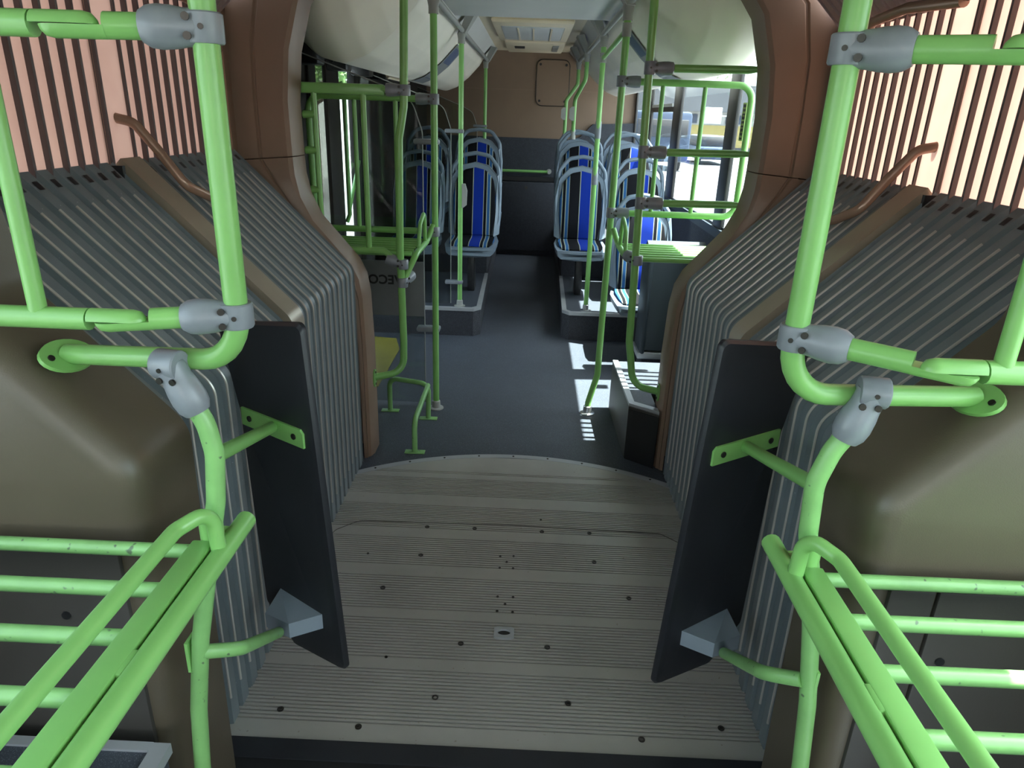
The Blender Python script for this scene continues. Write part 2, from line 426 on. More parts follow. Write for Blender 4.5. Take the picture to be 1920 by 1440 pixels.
for s in (-1, 1):
    bellows(s, BEG, 12, (HOOP0 - .028 - BEG) / 12, True)
    bellows(s, HOOP1, 11, (END - HOOP1) / 11, False)
# the middle hoop, one round frame across both walls and the roof
hp = thing('middle_hoop', 'brownish metal middle hoop between the two halves of the bellows', 'hoop', (0, (HOOP0 + HOOP1) / 2, 0))
for s in (-1, 1):
    hin = offset_path(LOW, -0.012); hout = offset_path(LOW, 0.05)
    rows = [[(s * a.x, HOOP0, a.y), (s * a.x, HOOP1, a.y), (s * b.x, HOOP1, b.y), (s * b.x, HOOP0, b.y)] for a, b in zip(hin, hout)]
    MB().grid(rows, close_u=True).build('rail', 'hoop', hp)
    gk = offset_path(LOW, 0.016); gk2 = offset_path(LOW, 0.05)
    MB().grid([[(s * a.x, HOOP0 - .032, a.y), (s * a.x, HOOP0 + .002, a.y), (s * b.x, HOOP0 + .002, b.y)] for a, b in zip(gk, gk2)]).build('black_gap', 'black', hp)  # added black strip as the dark gap at the hoop; stops light leaking
    MB().box(*sorted((s * 1.17, s * 1.215)), HOOP0 - .035, HOOP0 - .02, 1.36, 1.42).build('black_gap_end', 'black', hp)  # black block closing off the painted dark gap at its top
    fb = MB().grid([[(s * 1.207, HOOP0 - .030, z), (s * 1.207, HOOP1 - .001, z)] for z in (1.38, 1.7, 2.02)])
    fb.build('fabric_band', 'fabric', hp)
    rb = MB(); rb.box(s * 1.197, s * 1.217, HOOP0 - .028, HOOP0 - .018, 1.38, 2.0); rb.box(s * 1.199, s * 1.217, HOOP1 - .006, HOOP1, 1.38, 2.0); rb.build('rib', 'rib', hp)
    up = path2([(1.19, 1.925), (0.89, 2.19), (0.0, 2.20)], 0.06, 4)
    MB().grid([[(s * q.x, HOOP0 - .032, q.y), (s * q.x, HOOP1 + .003, q.y), (s * q.x, HOOP1 + .003, q.y + .05), (s * q.x, HOOP0 - .032, q.y + .05)] for q in up], close_u=True).build('roof_rail', 'lining', hp)
    # bent bronze stay that steps from the hoop down to the pleats, and its twin under the roof
    st = MB().tube([(s * 1.215, 2.185, 1.552), (s * 1.165, 2.20, 1.54), (s * 1.105, 2.215, 1.455), (s * 1.04, 2.22, 1.36), (s * 1.005, 2.30, 1.318), (s * 0.995, 2.375, 1.30), (s * 0.99, 2.40, 1.205)], 0.0148, 12, bend=0.05)
    st.build('stay', 'bronze', hp)
    MB().tube([(s * 1.182, 2.17, 1.925), (s * 1.15, 2.42, 1.938), (s * 1.145, 2.62, 1.925), (s * 1.14, 2.74, 1.885), (s * 1.15, 2.86, 1.80), (s * 1.205, 2.91, 1.77)], 0.0165, 12, bend=0.12).build('roof_stay', 'bronze', hp)
# added unseen black skirts to block light leaks, and roof skin of the gangway
for s in (-1, 1): struct(MB().box(*sorted((s * 1.22, s * 1.245)), 1.25, 3.02, -0.30, 1.33), 'wall_%s_gangway_skirt' % ('left' if s < 0 else 'right'), 'black')
struct(MB().box(-1.25, 1.25, 1.25, 3.36, 2.32, 2.36), 'ceiling_gangway', 'lining')

# ------------------------------------------------------------------ portals
IN = [(0.690, 0.0), (0.692, 0.55), (0.700, 0.80), (0.714, 0.89), (0.745, 0.957), (0.905, 1.145), (0.950, 1.24), (0.967, 1.33), (0.970, 1.40), (0.972, 1.62), (0.953, 1.81), (0.90, 1.99), (0.80, 2.12), (0.5, 2.17), (0.0, 2.18)]
OUT = [(0.730, 0.0), (0.734, 0.55), (0.744, 0.79), (0.762, 0.86), (0.788, 0.905), (0.95, 1.09), (1.04, 1.19), (1.14, 1.30), (1.21, 1.38), (1.21, 1.62), (1.21, 1.85), (1.18, 2.06), (1.0, 2.25), (0.5, 2.30), (0.0, 2.31)]
def ring_rows(s, i0, i1, cross, IN=IN, OUT=OUT, z0=None):
    rows = []
    for i in range(i0, i1 + 1):
        a = Vector(IN[i]); b = Vector(OUT[i])
        rows.append([(s * (a + (b - a) * u).x, yv, (a + (b - a) * u).y) for u, yv in cross])
    return rows
pt = thing('gangway_portal', 'brown moulded plastic portal around the opening to the rear saloon', 'portal', (0, 3.15, 0))
for s in (-1, 1):
    def cross_at(i):
        w = (Vector(OUT[i]) - Vector(IN[i])).length; k = min(1.0, 0.03 / w)
        return [(0.0, 3.212), (0.0, 3.11), (0.35 * k, 3.075), (0.9 * k, 3.062), (0.55, 3.058) if k < .9 else (.96, 3.06), (0.57, 3.064) if k < .9 else (.97, 3.06), (0.60, 3.064) if k < .9 else (.98, 3.06), (0.62, 3.056) if k < .9 else (.985, 3.06), (0.99, 3.05), (1.0, 3.05), (1.0, 3.212)]
    def rr_(i0, i1, IN_, OUT_):
        rows = []
        for i in range(i0, i1 + 1):
            a = Vector(IN_[i]); b = Vector(OUT_[i]); rows.append([(s * (a + (b - a) * u).x, yv, (a + (b - a) * u).y) for u, yv in cross_at(i)])
        return rows
    MB().grid(rr_(0, 8, IN, OUT)).build('lower_frame', 'brown', pt, angle=0.5)
    IN2 = list(IN); OUT2 = list(OUT); IN2[8] = (0.970, 1.404); OUT2[8] = (1.21, 1.384)
    MB().grid(rr_(8, 14, IN2, OUT2)).build('upper_frame', 'brown', pt, angle=0.5)
    gk = offset_path(LOW, 0.014); gk2 = offset_path(LOW, 0.05)
    MB().grid([[(s * a.x, END - .004, a.y), (s * a.x, 3.055, a.y - .004), (s * b.x, 3.055, b.y)] for a, b in zip(gk, gk2)]).build('black_gap', 'black', pt)  # black strip laid in as the dark gap before the portal
    bk = []
    for (a, b) in IN:
        bk.append([(s * a, 3.210, b), (s * 1.24, 3.210, b if b < 2 else 2.4), (s * 1.24, 3.30, b if b < 2 else 2.4)])
    MB().grid(bk).build('bulkhead', 'brown', pt)
    MB().box(*sorted((s * 1.20, s * 1.245)), 3.0, 3.33, -0.12, 2.45).build('side_post', 'brown', pt)
MB().box(-1.24, 1.24, 3.30, 3.325, 2.17, 2.46).build('header', 'brown', pt)

# near columns: bulky moulded covers with a rounded near edge
NIN = path2([(0.665, 0.012), (0.655, 0.98), (0.93, 1.27), (0.955, 1.45), (0.955, 2.3)], 0.09, 6)
def near_cover(s):
    th = thing('column_cover', 'brown moulded column cover at the foot of the near portal on the %s' % side_word(s), 'column cover', (s * 0.95, 1.1, 0.012), 'column covers')
    yf = 1.095 if s < 0 else 1.078
    zc = lambda q: q
    rows = []
    for i, q in enumerate(NIN):
        a = NIN[max(i - 1, 0)]; b = NIN[min(i + 1, len(NIN) - 1)]; t = (b - a).normalized(); nr = Vector((t.y, -t.x))
        row = [(q.x, BEG - .001, q.y), (q.x, yf + .065, q.y)]
        for d, yv in ((0.004, .040), (0.014, .016), (0.034, .003), (0.055, 0.0)):
            row.append((q.x + nr.x * d, yf + yv, q.y + nr.y * d))
        e = row[-1]; row.append((1.22, yf, min(e[2], 2.3) if e[2] < 0.9 else max(0.92, e[2] - (1.22 - e[0]) * 0.25)))
        rows.append([(s * x, yv, z) for x, yv, z in row])
    MB().grid(rows).build('shell', 'cover', th, angle=0.9)
    for xa, xb in (((0.715, 1.2),) if s < 0 else ((0.715, 0.798), (0.804, 1.2))):
        l = MB().rbox(*(sorted((s * xa, s * xb))), yf - 0.010, yf + 0.02, 0.02, 0.815, 0.004).build('lower_panel', 'cover_low', th)
    MB().lathe((s * 0.84, yf - 0.010, 0.66), (0, -1, 0), [(0, .009), (.003, .009), (.003, .004)], 10).build('screw', 'black', l)
    return th
for s in (-1, 1): near_cover(s)
# wheel box beneath the racks
for s in (-1, 1):
    wb = thing('wheel_box', 'dark wheel box with metal edge under the luggage rack on the %s' % side_word(s), 'wheel box', (s * 0.9, 0.6, 0.012))
    zt = 0.37 if s < 0 else 0.20; ye = 1.045 if s < 0 else 0.95; xe = 0.665 if s < 0 else 0.70
    MB().rbox(*sorted((s * xe, s * 1.2)), -0.3, ye, 0.012, zt, 0.008).build('body', 'vinyl', wb)
    e = MB(); e.box(*sorted((s * (xe - .006), s * (xe + .03))), -0.3, ye + .005, zt - .02, zt + .006); e.box(*sorted((s * (xe + .03), s * 1.2)), ye - .015, ye + .006, zt - .02, zt + .006); e.build('edge_trim', 'trim_alu', wb)

# ------------------------------------------------------------------ guard panels
PN = Vector((0.54, 0.84, 0)).normalized(); PA = Vector((-0.48, 1.505, 0))
def panelpt(px, py):
    d = ray(px, py); t = (PA - CAM).dot(PN) / d.dot(PN); return CAM + d * t
def rounded(pts, rad):
    m = len(pts); out = []
    for i in range(m):
        seg = fillet([(pts[i - 1] + pts[i]) / 2, pts[i], (pts[i] + pts[(i + 1) % m]) / 2], rad, 4); out += seg[1:-1]
    return out
outl = [panelpt(*p) for p in [(404, 603), (560, 607), (646, 1262), (551, 1211), (499, 1129), (447, 760)]]
outl[2].z = max(outl[2].z, 0.035)
outl = rounded(outl, 0.02)
for s in (-1, 1):
    pts = outl if s < 0 else mirx(outl); nr = Vector((PN.x * (1 if s < 0 else -1), PN.y, 0))
    th = thing('guard_panel', 'black guard panel standing in front of the bellows on the %s' % side_word(s), 'guard panel', (s * 0.56, 1.58, 0.04), 'guard panels')
    inn = [p + nr * 0.0 for p in pts]
    cen = sum(pts, Vector()) / len(pts)
    rows = [[cen + (p - cen) * 0.93 for p in pts], [cen + (p - cen) * 0.985 + nr * 0.003 for p in pts], [p + nr * 0.010 for p in pts], [p + nr * 0.020 for p in pts], [cen + (p - cen) * 0.9 + nr * 0.020 for p in pts]]
    mb = MB(); m = len(pts)
    for r in rows: r.append(r[0])
    mb.grid(rows); k = len(mb.v); mb.f.append(tuple(range(m))); mb.f.append(tuple(range(4 * (m + 1), 4 * (m + 1) + m)))
    mb.build('board', 'guard', th, angle=0.6)
    # grey bracket box low on the board
    def bx(px, py, out=0.0):
        q = panelpt(px, py); q = q - PN * out
        return q if s < 0 else Vector((-q.x, q.y, q.z))
    b = MB()
    base = [bx(526, 1102), bx(603, 1151), bx(598, 1185), bx(505, 1150)]
    A, B, C_, D = bx(526, 1102), bx(606, 1150), bx(600, 1188), bx(520, 1150)
    up0 = [bx(526, 1103, -0.004), bx(608, 1152, -0.004), bx(602, 1190, -0.004), bx(545, 1168, -0.004)]
    b1, b2 = panelpt(526, 1103), panelpt(604, 1152)
    top = [b1, b2, P(541, 1170, Z=b2.z - .004), P(497, 1150, Z=b1.z - .03)]
    if s > 0: top = mirx(top)
    h = 0.046
    low = [p - Vector((0, 0, h)) for p in top]
    vs = top + low; b.add(vs, [(0, 1, 2, 3), (7, 6, 5, 4), (0, 4, 5, 1), (1, 5, 6, 2), (2, 6, 7, 3), (3, 7, 4, 0)])
    b.build('bracket_box', 'box_grey', th)

# ------------------------------------------------------------------ clamps, screws
def clamp(at, axis, direction, parent, material='clamp', rp=0.0185, L=0.115, k=1.0, name='clamp'):
    """collar round a tube running along axis, with a bulged sleeve leading off along direction"""
    at = Vector(at); ax = Vector(axis).normalized(); d = Vector(direction).normalized()
    mb = MB(); rc = rp + 0.0075
    mb.lathe(at - ax * 0.028 * k, ax, [(0, rc * .92), (0.003, rc), (0.053 * k, rc), (0.056 * k, rc * .92)], 18)
    mb.lathe(at, d, [(0.0, rc * .98), (0.02 * k, rc * .95), (0.035 * k, rc * .98), (0.055 * k, rc * 1.08), (0.08 * k, rc * 1.13), (0.10 * k, rc * 1.05), (L * k, rp * 1.12), (L * k, rp * 0.9)], 18)
    c = mb.build(name, material, parent)
    sd_ = ax.cross(d).normalized()
    if sd_.y > 0: sd_ = -sd_
    s2 = MB()
    for a, b in ((0.026 * k, 0.012), (0.026 * k, -0.012)):
        s2.lathe(at + d * a + ax * b + sd_ * (rc * 0.90), sd_, [(0, .0056), (.0038, .0056), (.0038, .003)], 10)
    s2.lathe(at + d * 0.0 + sd_ * (rc - .001), sd_, [(0, .004), (.0025, .004), (.0025, .002)], 10)
    s2.build('screw', 'screw', c)
    return c
def flange(at, normal, parent, material='green', a=0.05, b=0.028, along=(0, 1, 0), th=0.008, name='flange'):
    at = Vector(at); nr = Vector(normal).normalized(); u = Vector(along); u = (u - nr * u.dot(nr)).normalized(); v = nr.cross(u)
    pts = [at + u * (a * math.cos(2 * math.pi * i / 24)) + v * (b * math.sin(2 * math.pi * i / 24)) for i in range(24)]
    f = MB().plate(pts, nr, th).build(name, material, parent)
    sc = MB()
    for k in (-1, 1): sc.lathe(at + u * a * 0.66 * k + nr * th, nr, [(0, .006), (.003, .006), (.003, .003)], 10)
    sc.build('screw', 'screw', f)
    return f

# ------------------------------------------------------------------ near poles, posts, barriers, racks
R1 = 0.0185
for s in (-1, 1):
    sw = side_word(s)
    x0 = 0.440 if s < 0 else 0.458
    x0 = 0.435 if s < 0 else 0.462
    gp = thing('grab_pole', 'tall bright green grab pole bent into the column cover on the %s' % sw, 'grab pole', (s * x0, 1.08, 1.2), 'near grab poles')
    ex = (-0.795, 1.178, 1.168) if s < 0 else (0.822, 1.155, 1.165)
    zl = 1.205 if s < 0 else 1.185
    MB().tube([(s * x0, 1.08, 2.30), (s * x0, 1.08, zl), ex], R1, 16, bend=0.085).build('tube', 'green', gp)
    flange((ex[0] + s * 0.004, ex[1], ex[2] - 0.006), (-s * 0.70, -0.10, 0.71), gp, 'green', 0.055, 0.034, (-s * .25, 1, -.1))
    # lower post
    if s < 0: pix = [(318, 690), (350, 742), (385, 790), (403, 850), (405, 940), (392, 1050), (376, 1200), (373, 1330), (380, 1440)]
    else: pix = [(1636, 742), (1600, 800), (1560, 845), (1528, 905), (1515, 1000), (1522, 1110), (1520, 1200), (1514, 1320), (1500, 1440)]
    pp = [P(px, py, Y=1.075) for px, py in pix]
    pp.append(Vector((pp[-1].x + (0.01 if s > 0 else -0.0), 1.075, 0.015)))
    po = thing('support_post', 'green support post with two arms to the black guard panel on the %s' % sw, 'post', (pp[-1].x, 1.075, 0.012), 'support posts')
    MB().tube(pp, 0.0165, 14, bend=0.10).build('tube', 'green_worn', po)
    cl = clamp(pp[0] + Vector((0, 0.0, 0.006)), (1, 0.2 * -s * s, 0), (pp[1] - pp[0]), po, 'clamp', R1, 0.115, 0.80)
    q1 = panelpt(512, 800); q1 = q1 if s < 0 else Vector((-q1.x, q1.y, q1.z))
    nr = Vector((PN.x * (1 if s < 0 else -1), PN.y, 0))
    st = pp[3].copy(); st.z -= 0.005
    arm = MB().tube([st, q1], 0.0145, 12).build('arm', 'green', po)
    du = Vector((0.84 * -s * -1 if s > 0 else 0.84, -0.54, 0)); du = Vector((-s * 0.84, -0.54, 0)).normalized()
    pl = [q1 + du * a + Vector((0, 0, 1)) * b for a, b in ((-.118, -.024), (.118, -.024), (.118, .014), (.108, .024), (-.118, .024))]
    pb = MB().plate(pl, -nr, 0.006).build('plate', 'green', arm)
    sc = MB()
    for a in (-.085, .085): sc.lathe(q1 + du * a - nr * .006, -nr, [(0, .008), (.003, .008), (.003, .004)], 10)
    sc.build('screw', 'screw', arm)
    bq = P(522, 1186, Z=panelpt(604, 1152).z - .026); bq = bq if s < 0 else Vector((-bq.x, bq.y, bq.z))
    st2 = pp[6].copy(); st2.z = P(385, 1222, Y=1.075).z
    mid = Vector(((st2.x + bq.x) / 2 - s * 0.02, 1.10, st2.z + 0.0))
    a2 = MB().tube([st2, Vector((st2.x - s * 0.055, 1.12, st2.z - 0.03)), bq], 0.0145, 12, bend=0.16).build('lower_arm', 'green_worn', po)
    fl_ = MB().plate([Vector((s * (abs(st2.x) + .020), yv, zv)) for yv, zv in ((1.06, st2.z - .04), (1.11, st2.z - .04), (1.11, st2.z + .03), (1.06, st2.z + .03))], (s, 0, 0), 0.006); fl_.build('wall_plate', 'green', po)
    # swing barrier
    hx, hy = (-0.605, 1.045) if s < 0 else (0.640, 0.960)
    ba = thing('swing_barrier', 'green hinged barrier of two rails clamped to the near pole on the %s' % sw, 'barrier', (s * 0.7, 1.05, 1.27), 'hinged barriers')
    for z, nm in ((1.694, 'top_rail'), (1.279, 'bottom_rail')):
        a = Vector((s * x0, 1.08, z + 0.004)); h = Vector((hx, hy, z - 0.002 if z < 1.5 else z)); e = Vector((s * 1.195, hy + 0.0, h.z))
        d1 = (h - a).normalized(); d2 = (e - h).normalized()
        clamp(a, (0, 0, 1), d1, ba, 'clamp', R1, 0.115, 0.72)
        r1 = MB().tube([a + d1 * 0.03, h - d1 * 0.045], 0.0175, 14).build(nm, 'green', ba)
        MB().tube([h + d2 * 0.05, e], 0.0175, 14).build(nm, 'green', ba)
        # half-lap knuckle: two interlocking half rods
        for dd, lo in ((d1, -1), (-d2, 1)):
            kn = MB(); up = Vector((0, 0, 1)); sdv = dd.cross(up).normalized()
            st_ = h - dd * 0.047; en = h + dd * 0.012
            secs = []
            for tpos, kk in ((0, 1), (0.066, 1), (0.077, 0.86), (0.083, 0.5), (0.086, 0.15)):
                c0 = st_ + dd * tpos
                secs.append([c0 + sdv * (0.0175 * kk * math.cos(x)) + up * (lo * (0.0006 + 0.0172 * kk * math.sin(x))) for x in [math.pi * j / 10 for j in range(11)]])
            kn.grid(secs, close_u=True); nn = 11
            kn.f.append(tuple(range(nn))); kn.f.append(tuple(range(4 * nn, 5 * nn)))
            kn.build('hinge_knuckle', 'green', ba)
    sx = s * 0.735 if s < 0 else s * 0.715
    MB().tube([(sx, hy, 1.694), (sx, hy, 1.277)], 0.0135, 12).build('strut', 'green', ba)
    MB().tube([(s * 1.06, hy, 1.694), (s * 1.06, hy, 1.277)], 0.0135, 12).build('strut', 'green', ba)
    # luggage rack
    xr = 0.494 if s < 0 else 0.519
    ra = thing('luggage_rack', 'worn green tubular luggage rack beside the near column on the %s' % sw, 'rack', (s * 0.8, 0.7, 0.83), 'luggage racks at the near column')
    MB().tube([(s * xr, 1.155, 0.85), (s * xr, 0.15, 0.85)], 0.0185, 14).build('edge_rail', 'green', ra)
    MB().rbox(*sorted((s * (xr + 0.0182), s * (xr + 0.058))), 0.15, 1.057, 0.837, 0.867, 0.004).build('inner_rail', 'green', ra)
    for ya, yb in ((0.735, 0.785), (0.475, 0.525), (0.16, 0.26)):
        MB().rbox(*sorted((s * (xr + .010), s * (xr + .030))), ya, yb, 0.846, 0.8655, 0.003).build('weld', 'green', ra)
    for yb in (1.044, 0.934, 0.822, 0.705, 0.585, 0.465, 0.345):
        MB().tube([(s * (xr + .03), yb, 0.85), (s * 1.20, yb, 0.85)], 0.0130, 12).build('bar', 'green_worn', ra)
    MB().tube([(s * (xr + .004), 1.040, 0.858), (s * (xr + .010), 1.045, 0.940), (s * (xr + .046), 0.985, 0.932), (s * (xr + .051), 0.2, 0.930)], 0.0135, 14, bend=0.035).build('guard_rail', 'green', ra)
    pz = P(398, 1000, Y=1.075) if s < 0 else P(1516, 1035, Y=1.075)
    MB().lathe((pz.x, 1.075, 0.835), (0, 0, 1), [(0, .021), (.065, .021), (.065, .018)], 14).build('sleeve', 'green', ra)
    MB().box(*sorted((s * xr, pz.x)), 1.060, 1.112, 0.838, 0.862).build('lug', 'green', ra)

# ================================================================== rear saloon
YB = 8.62
# ------------------------------------------------------------------ walls, windows, pillars on the window side
lw = MB(); lw.box(1.20, 1.225, 3.32, YB + .1, -0.12, 0.93); wall_r = struct(lw, 'wall_right', 'carpet')
struct(MB().box(1.18, 1.225, 3.32, YB + .1, 0.93, 0.985), 'trim_sill_right', 'teal_grey')
struct(MB().box(1.19, 1.215, 3.32, YB + .1, 2.03, 2.46), 'wall_right_cantrail', 'cream')
k = 1
for (a, b) in ((3.32, 3.42), (4.33, 4.53), (5.97, 6.27), (7.42, 7.66), (8.55, 8.72)):
    struct(MB().rbox(1.190, 1.214, a, b, 0.93, 2.06, 0.004), 'trim_pillar_%d' % k, 'pillar_dark'); k += 1
k = 1
for (a, b) in ((3.42, 4.33), (4.53, 5.97), (6.27, 7.42), (7.66, 8.55)):
    wd = struct(MB().box(1.205, 1.209, a - .01, b + .01, 0.97, 2.04), 'window_%d' % k, 'bus_glass'); k += 1
    fr = MB()
    for z0, z1 in ((0.975, 1.0), (2.01, 2.035)): fr.box(1.200, 1.216, a, b, z0, z1)
    fr.build('window_frame', 'black', wd)
    if 6 < a < 7:
        fr = MB(); fr.box(1.195, 1.216, a, b, 1.66, 1.70); fr.build('transom', 'black', wd)
        MB().box(1.185, 1.20, a + .05, b - .05, 1.70, 1.725).build('vent_handle', 'strap', wd)
# sticker on the glass
stk = thing('window_sticker', 'narrow yellow-green sticker with dark marks on the window glass by the first pillar', 'sticker', (1.202, 4.21, 1.50))
MB().box(1.2005, 1.2045, 4.17, 4.24, 1.50, 1.70).build('backing', 'sign_green', stk)
mk = MB()
for i in range(9): mk.box(1.1995, 1.201, 4.18, 4.23, 1.508 + i * .021, 1.518 + i * .021 + (i % 3) * .003)
mk.build('print', 'guard', stk)

# ------------------------------------------------------------------ door side
struct(MB().box(-1.26, -1.20, 5.20, YB + .1, -0.12, 2.46), 'wall_left', 'door_dark')
struct(MB().box(-1.26, -1.20, 3.32, 3.80, -0.12, 2.46), 'wall_left_front', 'door_dark')
struct(MB().box(-1.26, -1.20, 3.80, 5.20, 2.02, 2.46), 'wall_left_lintel', 'door_dark')
dr = MB(); dr.rbox(-1.24, -1.19, 3.80, 4.02, 0.0, 2.02, 0.008); door = struct(dr, 'door_1', 'door_dark')
def door_leaf(y0, y1, x, glassm):
    lf = MB()
    for a, b in ((y0, y0 + .07), (y1 - .07, y1)): lf.rbox(x - .022, x + .022, a, b, 0.03, 2.0, 0.008)
    lf.rbox(x - .022, x + .022, y0, y1, 0.03, 0.16, 0.008); lf.rbox(x - .022, x + .022, y0, y1, 1.84, 2.0, 0.008)
    l = lf.build('leaf', 'door_dark', door)
    MB().box(x - .004, x + .004, y0 + .06, y1 - .06, 0.15, 1.86).build('pane', glassm, l)
    return l
door_leaf(4.02, 4.60, -1.215, 'tint_glass')
l2 = door_leaf(4.60, 5.20, -1.215, 'bus_glass')
MB().tube([(-1.17, 4.66, 1.75), (-1.15, 4.66, 1.70), (-1.15, 4.66, 0.95), (-1.17, 4.66, 0.90)], 0.014, 10).build('door_handle', 'green', l2)
MB().rbox(-1.192, -1.172, 4.03, 4.16, 0.02, 1.98, 0.01).build('door_post', 'door_dark', door)
MB().rbox(-1.192, -1.165, 4.34, 4.62, 0.02, 1.90, 0.01).build('door_post', 'door_dark', door)
MB().tube([(-1.15, 4.66, 0.98), (-1.195, 5.17, 1.25)], 0.012, 10).build('stay_bar', 'green', door)
# door operator under its open cover
dm = thing('door_operator', 'black door operator with arms and motors under its open ceiling cover', 'door mechanism', (-1.1, 4.6, 1.86))
MB().rbox(-1.19, -1.06, 3.70, 5.75, 1.98, 2.05, 0.008).build('back_plate', 'mech', dm)
for yy in (3.78, 4.35, 4.95, 5.5):
    MB().rbox(-1.17, -1.05, yy, yy + .14, 1.80, 2.0, 0.012).build('housing', 'mech', dm)
for yy in (4.02, 4.60, 5.2):
    MB().lathe((-1.08, yy, 1.84), (0, 0, 1), [(0, .03), (.02, .045), (.14, .045), (.16, .03)], 14).build('motor', 'black', dm)
MB().tube([(-1.05, 3.75, 1.93), (-1.05, 5.7, 1.90)], 0.012, 10).build('linkage_rod', 'steel', dm)
MB().tube([(-1.07, 4.1, 1.84), (-1.04, 4.3, 1.90), (-1.09, 4.5, 1.82)], 0.016, 10).build('arm', 'mech', dm)
MB().lathe((-1.045, 5.22, 1.985), (0, 0, 1), [(0, .016), (.01, .026), (.05, .026), (.07, .014)], 14).build('release_knob', 'yellow', dm)

# ------------------------------------------------------------------ ceiling
cl = struct(MB().box(-1.26, 1.26, 3.30, YB + .1, 2.44, 2.50), 'ceiling', 'pale_grey')
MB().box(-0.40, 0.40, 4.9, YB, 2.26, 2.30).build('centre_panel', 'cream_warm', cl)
for s in (-1, 1):
    MB().grid([[(s * 0.40, yv, 2.262), (s * 0.52, yv, 2.13), (s * 0.52, yv, 2.30), (s * 0.40, yv, 2.30)] for yv in (3.33, YB)], close_u=True).build('edge_strip', 'pale_grey', cl)
MB().rbox(-0.52, 0.52, 3.33, 4.95, 2.165, 2.40, 0.03).build('air_duct', 'pale_grey', cl)
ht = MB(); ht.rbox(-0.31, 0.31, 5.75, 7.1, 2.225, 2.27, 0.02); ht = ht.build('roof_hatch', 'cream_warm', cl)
MB().rbox(-0.245, 0.245, 5.95, 6.9, 2.215, 2.24, 0.02).build('hatch_panel', 'pale_grey', ht)
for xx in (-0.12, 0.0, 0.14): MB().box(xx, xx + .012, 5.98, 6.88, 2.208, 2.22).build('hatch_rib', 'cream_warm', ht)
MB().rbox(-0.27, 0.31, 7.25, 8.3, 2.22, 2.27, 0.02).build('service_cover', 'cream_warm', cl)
MB().rbox(-0.18, -0.08, 7.55, 7.66, 2.205, 2.225, 0.006).build('hatch_latch', 'black', cl)
MB().rbox(0.19, 0.25, 7.4, 8.0, 2.212, 2.225, 0.004).build('data_plate', 'strap', cl)
COVE = [(0.49, 2.15), (0.55, 2.055), (0.66, 1.94), (0.78, 1.845), (0.90, 1.80), (1.02, 1.83), (1.12, 1.92), (1.20, 2.035)]
cvp = path2(COVE, 0.12, 4)
for s in (-1, 1):
    y0 = 3.32
    cv = MB().grid([[(s * q.x, yv, min(2.42, q.y + dz)) for q in cvp] for yv, dz in ((3.30, .26), (3.40, .15), (3.52, .07), (3.70, .0))] + ([[(s * q.x, yv, q.y) for q in cvp] for yv in (5.6, 7.95)] if s > 0 else []))
    o = cv
    if s < 0:
        inn = [q for q in cvp if q.x < 0.93]
        cv.grid([[(s * q.x, yv, q.y) for q in inn] for yv in (3.70, 5.85)])
        cv.grid([[(s * q.x, yv, q.y) for q in cvp] for yv in (5.85, 7.95)])
    for yv in (7.95,): cv.add([(s * q.x, yv, q.y) for q in cvp] + [(s * 1.2, yv, 2.3), (s * 0.49, yv, 2.3)], [tuple(range(len(cvp) + 2))])
    cvo = cv.build('cove', 'cream', cl, angle=1.0)
    q = cvp[-4]
    if s > 0: MB().tube([(1.075, 4.2, 1.868), (1.075, 4.62, 1.868)], 0.004, 6).build('cove_slot', 'black', cvo)
    # information panel that follows the curve of the cove
    sub = [q for q in offset_path([Vector(q) for q in cvp], 0.005) if 0.53 < q.x < 0.88]
    off = 0.006
    yy0, yy1 = (4.30, 4.62) if s > 0 else (5.60, 6.05)
    sg = MB().grid([[(s * q.x, yv, q.y - .004) for q in sub] for yv in (yy0, yy1)])
    so_ = sg.build('sign', 'sign_grey', cvo)
    m = len(sub)
    MB().grid([[(s * q.x, yv, q.y - .007) for q in sub[1:3]] for yv in (yy0 + .03, yy1 - .05)]).build('sign_symbol', 'sign_green', so_)
    MB().grid([[(s * q.x, yv, q.y - .007) for q in sub[-4:-2]] for yv in (yy0 + .04, yy1 - .04)]).build('sign_symbol', 'sign_white' if s > 0 else 'sign_blue', so_)
    MB().grid([[(s * q.x, yv, q.y - .007) for q in sub[4:6]] for yv in (yy0 + .05, yy1 - .06)]).build('sign_symbol', 'sign_blue', so_)
# opened door-operator flap on the door side
fp = MB(); fp.grid([[(-0.93, yv, 1.80), (-0.97, yv, 1.83), (-1.02, yv, 1.93), (-1.03, yv, 1.935), (-0.94, yv, 1.79)] for yv in (5.0, 5.85)], close_u=True)
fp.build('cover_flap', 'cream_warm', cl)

# ------------------------------------------------------------------ back wall
bw = struct(MB().box(-1.22, 1.22, YB, YB + .08, 1.30, 2.46), 'wall_back', 'rear_brown')
MB().prism([(-1.22, 0.0), (1.22, 0.0), (1.22, 1.545), (0.72, 1.52), (0.58, 1.375), (0.45, 1.345), (-1.22, 1.35)], 'y', YB - .05, YB).build('carpeted_wall', 'carpet', bw)
hb = MB()
rr = fillet([Vector(p) for p in ((0.24, 0, 1.70), (0.05, 0, 1.70), (0.05, 0, 2.18), (0.42, 0, 2.18), (0.42, 0, 1.70), (0.24, 0, 1.70))], 0.07, 5)
hb.plate([Vector((p.x, YB - .012, p.z)) for p in rr[1:]], (0, 1, 0), 0.012); hp_ = hb.build('service_hatch', 'rear_brown', bw)
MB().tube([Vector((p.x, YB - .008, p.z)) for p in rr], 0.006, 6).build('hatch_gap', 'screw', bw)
for x, z in ((.09, 2.13), (.38, 2.13), (.09, 1.75), (.38, 1.75)):
    MB().lathe((x, YB - .012, z), (0, -1, 0), [(0, .014), (.006, .014), (.006, .006)], 10).build('screw', 'black', bw)
